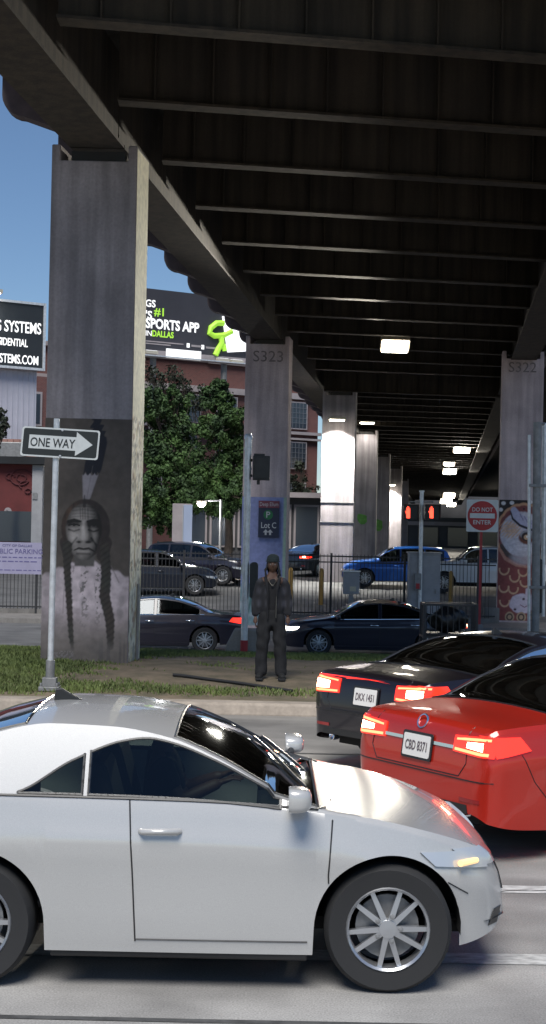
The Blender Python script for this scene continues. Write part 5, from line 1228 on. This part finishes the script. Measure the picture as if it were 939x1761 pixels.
# parked and waiting cars in the lot
SUV = dict(top=[(-2.25, .70), (-2.24, .85), (-2.20, 1.05), (-2.05, 1.40), (-1.95, 1.58), (-1.7, 1.66), (-.6, 1.70), (.1, 1.66), (.4, 1.56), (1.05, 1.16), (1.75, 1.06), (2.1, .93), (2.22, .78), (2.25, .62)],
    belt=[(-2.25, .66), (-2.22, .90), (-2.15, 1.02), (-1.5, 1.06), (0, 1.03), (1.05, 1.02), (1.8, .92), (2.1, .80), (2.22, .70), (2.25, .58)],
    half=[(-2.25, .74), (-2.2, .84), (-2.0, .89), (-1, .93), (1.3, .925), (1.9, .87), (2.15, .76), (2.25, .62)],
    sill=[(-2.25, .42), (-2.1, .34), (-1, .28), (1, .28), (2.05, .30), (2.25, .40)], wheels=(-1.33, 1.36), wr=.37, ww=.24, wind=(.18, 1.0), rear=(-2.17, -1.99), side=[(-1.85, -1.1), (-1.03, -.12), (-.05, .80)], tumble=.33, side_rail=.08, plate_z=.85)
def lotz(Y): return float(np.interp(Y, [52, 56, 60, 80, 150], [-.2, .2, .43, .9, 1.2]))
def lot_car(name, px, Y, yaw, P, pt, lab, cat='car', **kw):
    p = at(px, 960, Y); return car(name, lab, P, pt, (p.x, Y, lotz(Y)), R(yaw), cat, **kw)[0]
lot_car('blue_crossover', 683, 58.5, 180, SUV, M['p_blue'], 'bright blue crossover parked behind the fence', seams=(-1.06, -.08, .95), tail='tail_off', hot=False)
lot_car('navy_hatchback', 272, 54.5, 8, SUV, M['p_dark'], 'dark blue hatchback behind the fence, next to the portrait column', seams=(-1.06, -.08, .95), tail='tail_off', hot=False, group='dark parked cars')
lot_car('black_crossover', 345, 58.5, -20, SUV, M['p_navy'], 'black crossover parked in front of the pale slab pylon', seams=(-1.06, -.08, .95), tail='tail_off', head='head_off', hot=False, group='dark parked cars')
lot_car('black_car', 545, 66, 60, SEDAN, M['p_dark'], 'black sedan with one red light beyond the floodlit column', group='dark parked cars')
TRUCK = dict(top=[(-2.85, .95), (-2.84, 1.12), (-2.80, 1.17), (-1.0, 1.20), (-.86, 1.22), (-.80, 1.60), (-.70, 1.80), (-.2, 1.86), (.5, 1.82), (.75, 1.74), (1.3, 1.30), (2.0, 1.20), (2.6, 1.12), (2.78, .95), (2.85, .7)],
    belt=[(-2.85, .93), (-2.83, 1.06), (-2.78, 1.13), (-1, 1.16), (0, 1.17), (1.3, 1.15), (2.1, 1.05), (2.6, .95), (2.8, .82), (2.85, .66)],
    half=[(-2.85, .86), (-2.8, .92), (-2.5, .96), (0, .98), (2, .97), (2.6, .91), (2.8, .8), (2.85, .7)],
    sill=[(-2.85, .55), (-2.6, .48), (-1, .42), (1, .42), (2.5, .45), (2.85, .52)], wheels=(-1.75, 1.80), wr=.40, ww=.27, wind=(.62, 1.25), rear=(-.86, -.72), side=[(-.60, .05), (.12, .98)], tumble=.30, side_rail=.08, plate_z=.9)
lot_car('white_pickup', 838, 57, 180, TRUCK, M['p_white'], 'white pickup truck with lit headlamp behind the DO NOT ENTER sign', 'pickup truck', seams=(-.66, .08, 1.1), tail='tail_off', head='head', hot=False)

# ------------------------------------------------------------------ people
def skin(verts, edges, radii, vox=0, sub=2, name='body'):
    """a limb surface grown round a skeleton: one vertex per joint, a radius each"""
    me = bpy.data.meshes.new(name); me.from_pydata([tuple(v) for v in verts], edges, []); o = bpy.data.objects.new('tmp', me); C.objects.link(o)
    md = o.modifiers.new('s', 'SKIN'); md.use_smooth_shade = True
    for i, r in enumerate(radii): me.skin_vertices[0].data[i].radius = (r, r) if not isinstance(r, tuple) else r
    me.skin_vertices[0].data[0].use_root = True
    s = o.modifiers.new('u', 'SUBSURF'); s.levels = s.render_levels = sub
    r = bpy.data.meshes.new_from_object(o.evaluated_get(bpy.context.evaluated_depsgraph_get())); bpy.data.objects.remove(o); r.name = name; return r
def merge(meshes, vox, name, smooth=2):
    bm = bmesh.new()
    for m in meshes: bm.from_mesh(m)
    me = bpy.data.meshes.new(name); bm.to_mesh(me); bm.free(); o = bpy.data.objects.new('tmp', me); C.objects.link(o)
    md = o.modifiers.new('r', 'REMESH'); md.mode = 'VOXEL'; md.voxel_size = vox; md.use_smooth_shade = True
    if smooth: s = o.modifiers.new('sm', 'SMOOTH'); s.iterations = smooth; s.factor = .5
    r = bpy.data.meshes.new_from_object(o.evaluated_get(bpy.context.evaluated_depsgraph_get())); bpy.data.objects.remove(o); r.name = name; return r
def head_mesh(c, s=1.0):
    """head with brow, eye sockets, nose, lips, chin and ears; looks towards -y"""
    bm = bmesh.new(); bmesh.ops.create_uvsphere(bm, u_segments=48, v_segments=36, radius=1)
    for v in bm.verts:
        x, y, z = v.co; f = max(0, -y)
        k = 1-.20*max(0, -z)**1.5*(1 if y < .3 else .6)               # jaw narrows
        X, Y_, Z = x*.077*k, y*.098*(1-.12*max(0, -z)), z*.118
        g = lambda cx, cz, w, h: math.exp(-((x-cx)/w)**2-((z-cz)/h)**2)*(f > .2)
        Y_ -= .024*g(0, -.16, .13, .17)+.012*g(0, .03, .10, .2)       # nose, bridge
        Y_ -= .006*g(0, .20, .5, .08)                                  # brow
        Y_ += .010*(g(.38, .03, .17, .11)+g(-.38, .03, .17, .11))      # sockets
        Y_ -= .009*(g(0, -.46, .26, .06)+g(0, -.56, .22, .06))-.006*g(0, -.51, .28, .025)   # lips
        Y_ -= .010*g(0, -.82, .3, .14)                                 # chin
        v.co = Vector((X, Y_, Z))
    for sx in (-1, 1):
        r = bmesh.ops.create_uvsphere(bm, u_segments=12, v_segments=8, radius=1)
        for v in r['verts']: v.co = Vector((sx*.078+v.co.x*.012, .012+v.co.y*.020, -.008+v.co.z*.033))
    for v in bm.verts: v.co = Vector(c)+v.co*s
    me = bpy.data.meshes.new('head'); bm.to_mesh(me); bm.free(); return me
def hand(wrist, d, side, fwd):
    """palm, four curled fingers of different lengths and a thumb leaving the side of the palm"""
    d, side, fwd = Vector(d).normalized(), Vector(side).normalized(), Vector(fwd).normalized(); w = Vector(wrist); out = []
    out.append(skin([w-d*.02, w+d*.03, w+d*.085], [(0, 1), (1, 2)], [.026, (.038, .017), (.040, .015)]))
    for k, L in enumerate((.066, .076, .072, .056)):
        b = w+d*.075+fwd*(.03-.02*k); cl = side*-1
        out.append(skin([b, b+d*L*.4+cl*.004, b+d*L*.75+cl*.016, b+d*L*.92+cl*.034], [(0, 1), (1, 2), (2, 3)], [.0095, .009, .008, .007]))
    b = w+d*.03+fwd*.035; out.append(skin([b, b+d*.03+fwd*.02, b+d*.06+fwd*.022-side*.008], [(0, 1), (1, 2)], [.012, .010, .008])); return out
def wrinkle(me, amp, f):
    """soft cloth folds"""
    for v in me.vertices:
        c = v.co; v.co = c+v.normal*amp*(math.sin(f*c.x*1.3+f*c.z*1.7+2*math.sin(f*c.z*.6))*.5+math.sin(f*2.3*c.z-f*1.1*c.x+1)*.35+math.sin(f*3.1*c.x+f*.7*c.z)*.25)
M['skin_brown'] = mat('brown skin', (.10, .05, .032), .55, var=.12, scale=18)
M['cloth_black'] = mat('black knit', (.010, .010, .012), .9, var=.3, scale=50)
M['hair'] = mat('black hair', (.010, .009, .009), .6, var=.4, scale=40)
def plaid(name):
    m = bpy.data.materials.new(name); m.use_nodes = True; nt = m.node_tree; b = nt.nodes['Principled BSDF']; b.inputs['Roughness'].default_value = .9
    tc = nt.nodes.new('ShaderNodeTexCoord'); cs = []
    for st in ('X', 'Z'):
        w = nt.nodes.new('ShaderNodeTexWave'); w.bands_direction = st; w.inputs['Scale'].default_value = 2.6 if st == 'X' else 1.7; w.inputs['Distortion'].default_value = .6; nt.links.new(tc.outputs['Object'], w.inputs[0]); cs.append(w)
    mx = nt.nodes.new('ShaderNodeMath'); mx.operation = 'MULTIPLY'; nt.links.new(cs[0].outputs[1], mx.inputs[0]); nt.links.new(cs[1].outputs[1], mx.inputs[1])
    rp = nt.nodes.new('ShaderNodeValToRGB'); rp.color_ramp.elements[0].color = (.012, .012, .015, 1); rp.color_ramp.elements[1].color = (.048, .048, .060, 1); nt.links.new(mx.outputs[0], rp.inputs[0]); nt.links.new(rp.outputs[0], b.inputs['Base Color']); return m
M['jacket'] = plaid('dark plaid wool'); M['denim'] = mat('washed black denim', (.018, .018, .020), .85, col2=(.007, .007, .008), scale=9, stretch=(2, 2, .5)); M['shoe'] = mat('black suede', (.010, .010, .010), .8)
M['zip'] = mat('zip metal', (.15, .14, .12), .45, .6)
PX, PY = at(467, 1100, 20.75).x, 20.75; PZ = medz(PX, PY)-.005
per = empty('person', (PX, PY, PZ), 'person in black beanie and dark plaid jacket standing on the dirt median', 'person')
def W(x, y, z): return Vector((PX+x, PY+y, PZ+z))
sk = [W(0, 0, .98), W(0, 0, 1.15), W(0, .01, 1.33), W(0, .0, 1.45), W(0, -.01, 1.53), W(0, -.02, 1.60)]
ed = [(0, 1), (1, 2), (2, 3), (3, 4), (4, 5)]; rd = [(.16, .11), (.145, .10), (.17, .11), (.11, .085), .058, .055]
def chain(start, pts, rs):
    prev = start
    for p, r in zip(pts, rs): sk.append(p); rd.append(r); ed.append((prev, len(sk)-1)); prev = len(sk)-1
for s in (-1, 1):
    chain(3, [W(s*.165, .0, 1.42), W(s*.235, .02, 1.14), W(s*.235, -.05, .90)], [.06, .048, .036])
    chain(0, [W(s*.10, 0, .88), W(s*.125, -.01, .50), W(s*.145, .02, .10), W(s*.155, -.10, .045)], [.095, .062, .048, .036])
bod = [skin(sk, ed, rd), head_mesh(W(0, -.03, 1.665))]
for s in (-1, 1): bod += hand(W(s*.235, -.055, .89), (s*.02, -.1, -1), (s, 0, 0), (0, -1, 0))
link('body', merge(bod, .008, 'body'), M['skin_brown'], per)
# trousers: loose, breaking over the shoes
tr = [W(0, 0, 1.10), W(0, 0, .93)]; te = [(0, 1)]; trd = [(.165, .125), (.178, .13)]
for s in (-1, 1):
    b = len(tr); tr += [W(s*.105, 0, .82), W(s*.128, -.015, .50), W(s*.140, .01, .26), W(s*.150, -.01, .02)]; te += [(1, b), (b, b+1), (b+1, b+2), (b+2, b+3)]; trd += [.122, .100, .094, .098]
tm = merge([skin(tr, te, trd)], .012, 'trousers'); wrinkle(tm, .009, 13); link('trousers', tm, M['denim'], per)
# jacket: open front, long sleeves
jk = [W(0, .01, .86), W(0, .01, 1.14), W(0, .025, 1.34), W(0, .015, 1.46), W(0, .02, 1.51)]; je = [(0, 1), (1, 2), (2, 3), (3, 4)]; jr = [(.25, .175), (.222, .16), (.205, .145), (.135, .105), (.08, .08)]
for s in (-1, 1):
    b = len(jk); jk += [W(s*.175, .01, 1.415), W(s*.238, .02, 1.15), W(s*.238, -.045, .90)]; je += [(3, b), (b, b+1), (b+1, b+2)]; jr += [.080, .070, .062]
jm = merge([skin(jk[:5], je[:4], jr[:5])]+[skin([W(s*.09, .015, 1.43)]+jk[b:b+3], [(0, 1), (1, 2), (2, 3)], [.085]+jr[b:b+3]) for s, b in ((-1, 5), (1, 8))], .012, 'jacket'); wrinkle(jm, .008, 11); bm = bmesh.new(); bm.from_mesh(jm)
kill = [f for f in bm.faces if (lambda c: c.y < PY-.02 and abs(c.x-PX) < .055+.05*max(0, (c.z-PZ-1.25)/.2) and c.z > PZ+.7)(f.calc_center_median())]
bmesh.ops.delete(bm, geom=kill, context='FACES'); bm.to_mesh(jm); bm.free()
jo = link('jacket', jm, M['jacket'], per); sd_ = jo.modifiers.new('t', 'SOLIDIFY'); sd_.thickness = .012; sd_.offset = -1
for s in (-1, 1):
    MB().tube([W(s*.105, -.095, 1.48), W(s*.085, -.142, 1.40), W(s*.065, -.16, 1.28), W(s*.06, -.150, .88)], [.022, .026, .016, .012], 8).build('lapel', M['cloth_black'], jo, 60)
MB().tube([W(.062, -.168, 1.22), W(.06, -.165, .90)], .005, 6).build('zip', M['zip'], jo)
link('shirt', merge([skin([W(0, 0, .84), W(0, 0, 1.15), W(0, .0, 1.33), W(0, -.0, 1.44), W(0, -.005, 1.50)], [(0, 1), (1, 2), (2, 3), (3, 4)], [(.19, .135), (.175, .128), (.18, .128), (.12, .10), (.072, .07)])], .012, 'shirt'), M['cloth_black'], per)
for s in (-1, 1):
    sh = skin([W(s*.150, .05, .055), W(s*.155, -.06, .055), W(s*.175, -.15, .045), W(s*.183, -.20, .04)], [(0, 1), (1, 2), (2, 3)], [(.05, .055), (.052, .055), (.052, .042), (.045, .034)])
    for v in sh.vertices: v.co.z = max(v.co.z, PZ+.003)
    so_ = link('shoe', sh, M['shoe'], per)
    mb = MB(); mb.prism([(-.05, .075), (.05, .075), (.058, -.10), (.045, -.23), (-.045, -.23), (-.058, -.10)], W(s*.163, 0, .03), (1, 0, 0), (0, 1, 0), .028); mb.build('sole', M['rubber'], so_)
# beanie, locs, necklace, face
bm = bmesh.new(); bmesh.ops.create_uvsphere(bm, u_segments=36, v_segments=24, radius=1)
bmesh.ops.delete(bm, geom=[v for v in bm.verts if v.co.z < -.32], context='VERTS')
for v in bm.verts:
    q = v.co.copy(); k = 1+.02*math.sin(18*math.atan2(q.y, q.x)); slouch = max(0, q.z)*max(0, q.x)*.016
    v.co = W(q.x*.093*k+slouch, -.022+q.y*.112*k, 1.728+q.z*.082+(.012 if q.z > .4 else 0))
me = bpy.data.meshes.new('beanie'); bm.to_mesh(me); bm.free()
M['beanie'] = mat('dark teal black knit', (.012, .020, .022), .95, var=.4, scale=60); be = link('beanie', me, M['beanie'], per, 60)
mb = MB(); n = 40; mb.tube([W(.094*math.cos(2*math.pi*k/n), -.022+.113*math.sin(2*math.pi*k/n), 1.715) for k in range(n+1)], .010, 8); mb.build('cuff', M['beanie'], be, 60)
hr = MB(); r_ = random.Random(5)
for k in range(22):
    a = R(-20+k*220/21); x, y = .078*math.cos(a), -.01+.095*math.sin(a)
    L = r_.uniform(.15, .25); pts = [W(x, y, 1.70), W(x*1.15, y*1.1, 1.62), W(x*1.35+r_.gauss(0, .008), y*1.1-.01, 1.70-L*.6), W(x*1.35+r_.gauss(0, .015), y*1.0-.03, 1.70-L)]; hr.tube(pts, [.012, .013, .012, .007], 6)
hr.build('hair', M['hair'], per, 60)
mb = MB(); mb.tube([W(-.07, -.05, 1.50), W(-.055, -.105, 1.43), W(-.015, -.138, 1.375), W(.02, -.138, 1.378), W(.055, -.105, 1.43), W(.07, -.05, 1.50)], .005, 6); ne = mb.build('necklace', M['zip'], per, 60)
MB().prism([(-.03, -.012), (-.01, .012), (0, 0), (.012, .014), (.03, -.008), (.01, -.016)], W(0, -.145, 1.372), uX*.7, uZ*.7, .006).build('pendant', M['zip'], ne)
M['eye_white'] = mat('eye white', (.16, .15, .14), .4); M['lip'] = mat('lip', (.12, .05, .04), .5)
for s in (-1, 1):
    bm = bmesh.new(); bmesh.ops.create_uvsphere(bm, u_segments=12, v_segments=8, radius=.0125, matrix=Matrix.Translation(W(s*.030, -.112, 1.669))); me = bpy.data.meshes.new('eye'); bm.to_mesh(me); bm.free(); e = link('eye', me, M['eye_white'], per, 60)
    bm = bmesh.new(); bmesh.ops.create_uvsphere(bm, u_segments=10, v_segments=6, radius=.0065, matrix=Matrix.Translation(W(s*.030, -.1185, 1.669))); me = bpy.data.meshes.new('iris'); bm.to_mesh(me); bm.free(); link('iris', me, M['trim'], e, 60)
    MB().tube([W(s*.014, -.124, 1.691), W(s*.031, -.122, 1.696), W(s*.048, -.110, 1.690)], [.003, .004, .002], 6).build('eyebrow', M['hair'], per)
# driver of the silver coupe
dx, dy = silver.location.x-.10, YS+.36
drv = empty('person', (dx, dy, .62), 'person driving the silver coupe, seen through its side window', 'person')
def Wd(x, y, z): return Vector((dx+x, dy+y, z))
hm = head_mesh((0, 0, 0)); hm.transform(Matrix.Translation(Wd(-.05, 0, 1.20)) @ Matrix.Rotation(R(90), 4, 'Z'))
body_ = [skin([Wd(-.02, 0, .62), Wd(-.05, 0, .80), Wd(-.09, 0, .98), Wd(-.07, 0, 1.08), Wd(-.055, 0, 1.15), Wd(-.06, -.17, 1.0), Wd(.06, -.22, .80), Wd(.30, -.13, .90), Wd(-.06, .17, 1.0), Wd(.06, .22, .80), Wd(.30, .13, .90), Wd(.30, -.1, .60), Wd(.62, -.1, .55), Wd(.30, .1, .60), Wd(.62, .1, .55)],
    [(0, 1), (1, 2), (2, 3), (3, 4), (2, 5), (5, 6), (6, 7), (2, 8), (8, 9), (9, 10), (0, 11), (11, 12), (0, 13), (13, 14)], [.14, .13, .15, .08, .056, .065, .048, .036, .065, .048, .036, .085, .06, .085, .06]), hm]
for s in (-1, 1): body_ += hand(Wd(.30, s*.13, .90), (1, 0, .35), (0, 0, 1), (0, -s, .2))
link('body', merge(body_, .009, 'body'), M['skin_brown'], drv)
link('shirt', merge([skin([Wd(-.02, 0, .60), Wd(-.05, 0, .80), Wd(-.09, 0, .98), Wd(-.075, 0, 1.07), Wd(-.06, -.18, 1.0), Wd(.03, -.225, .85), Wd(-.06, .18, 1.0), Wd(.03, .225, .85)], [(0, 1), (1, 2), (2, 3), (2, 4), (4, 5), (2, 6), (6, 7)], [.155, .148, .165, .085, .08, .066, .08, .066])], .012, 'shirt'), M['cloth_black'], drv)
bm = bmesh.new(); bmesh.ops.create_uvsphere(bm, u_segments=24, v_segments=16, radius=1); bmesh.ops.delete(bm, geom=[v for v in bm.verts if v.co.z < -.2 and v.co.x > -.1], context='VERTS')
for v in bm.verts: q = v.co.copy(); v.co = Wd(-.066+q.x*.105, q.y*.086, 1.235+q.z*.098)
me = bpy.data.meshes.new('hair'); bm.to_mesh(me); bm.free(); link('hair', me, M['hair'], drv, 60)
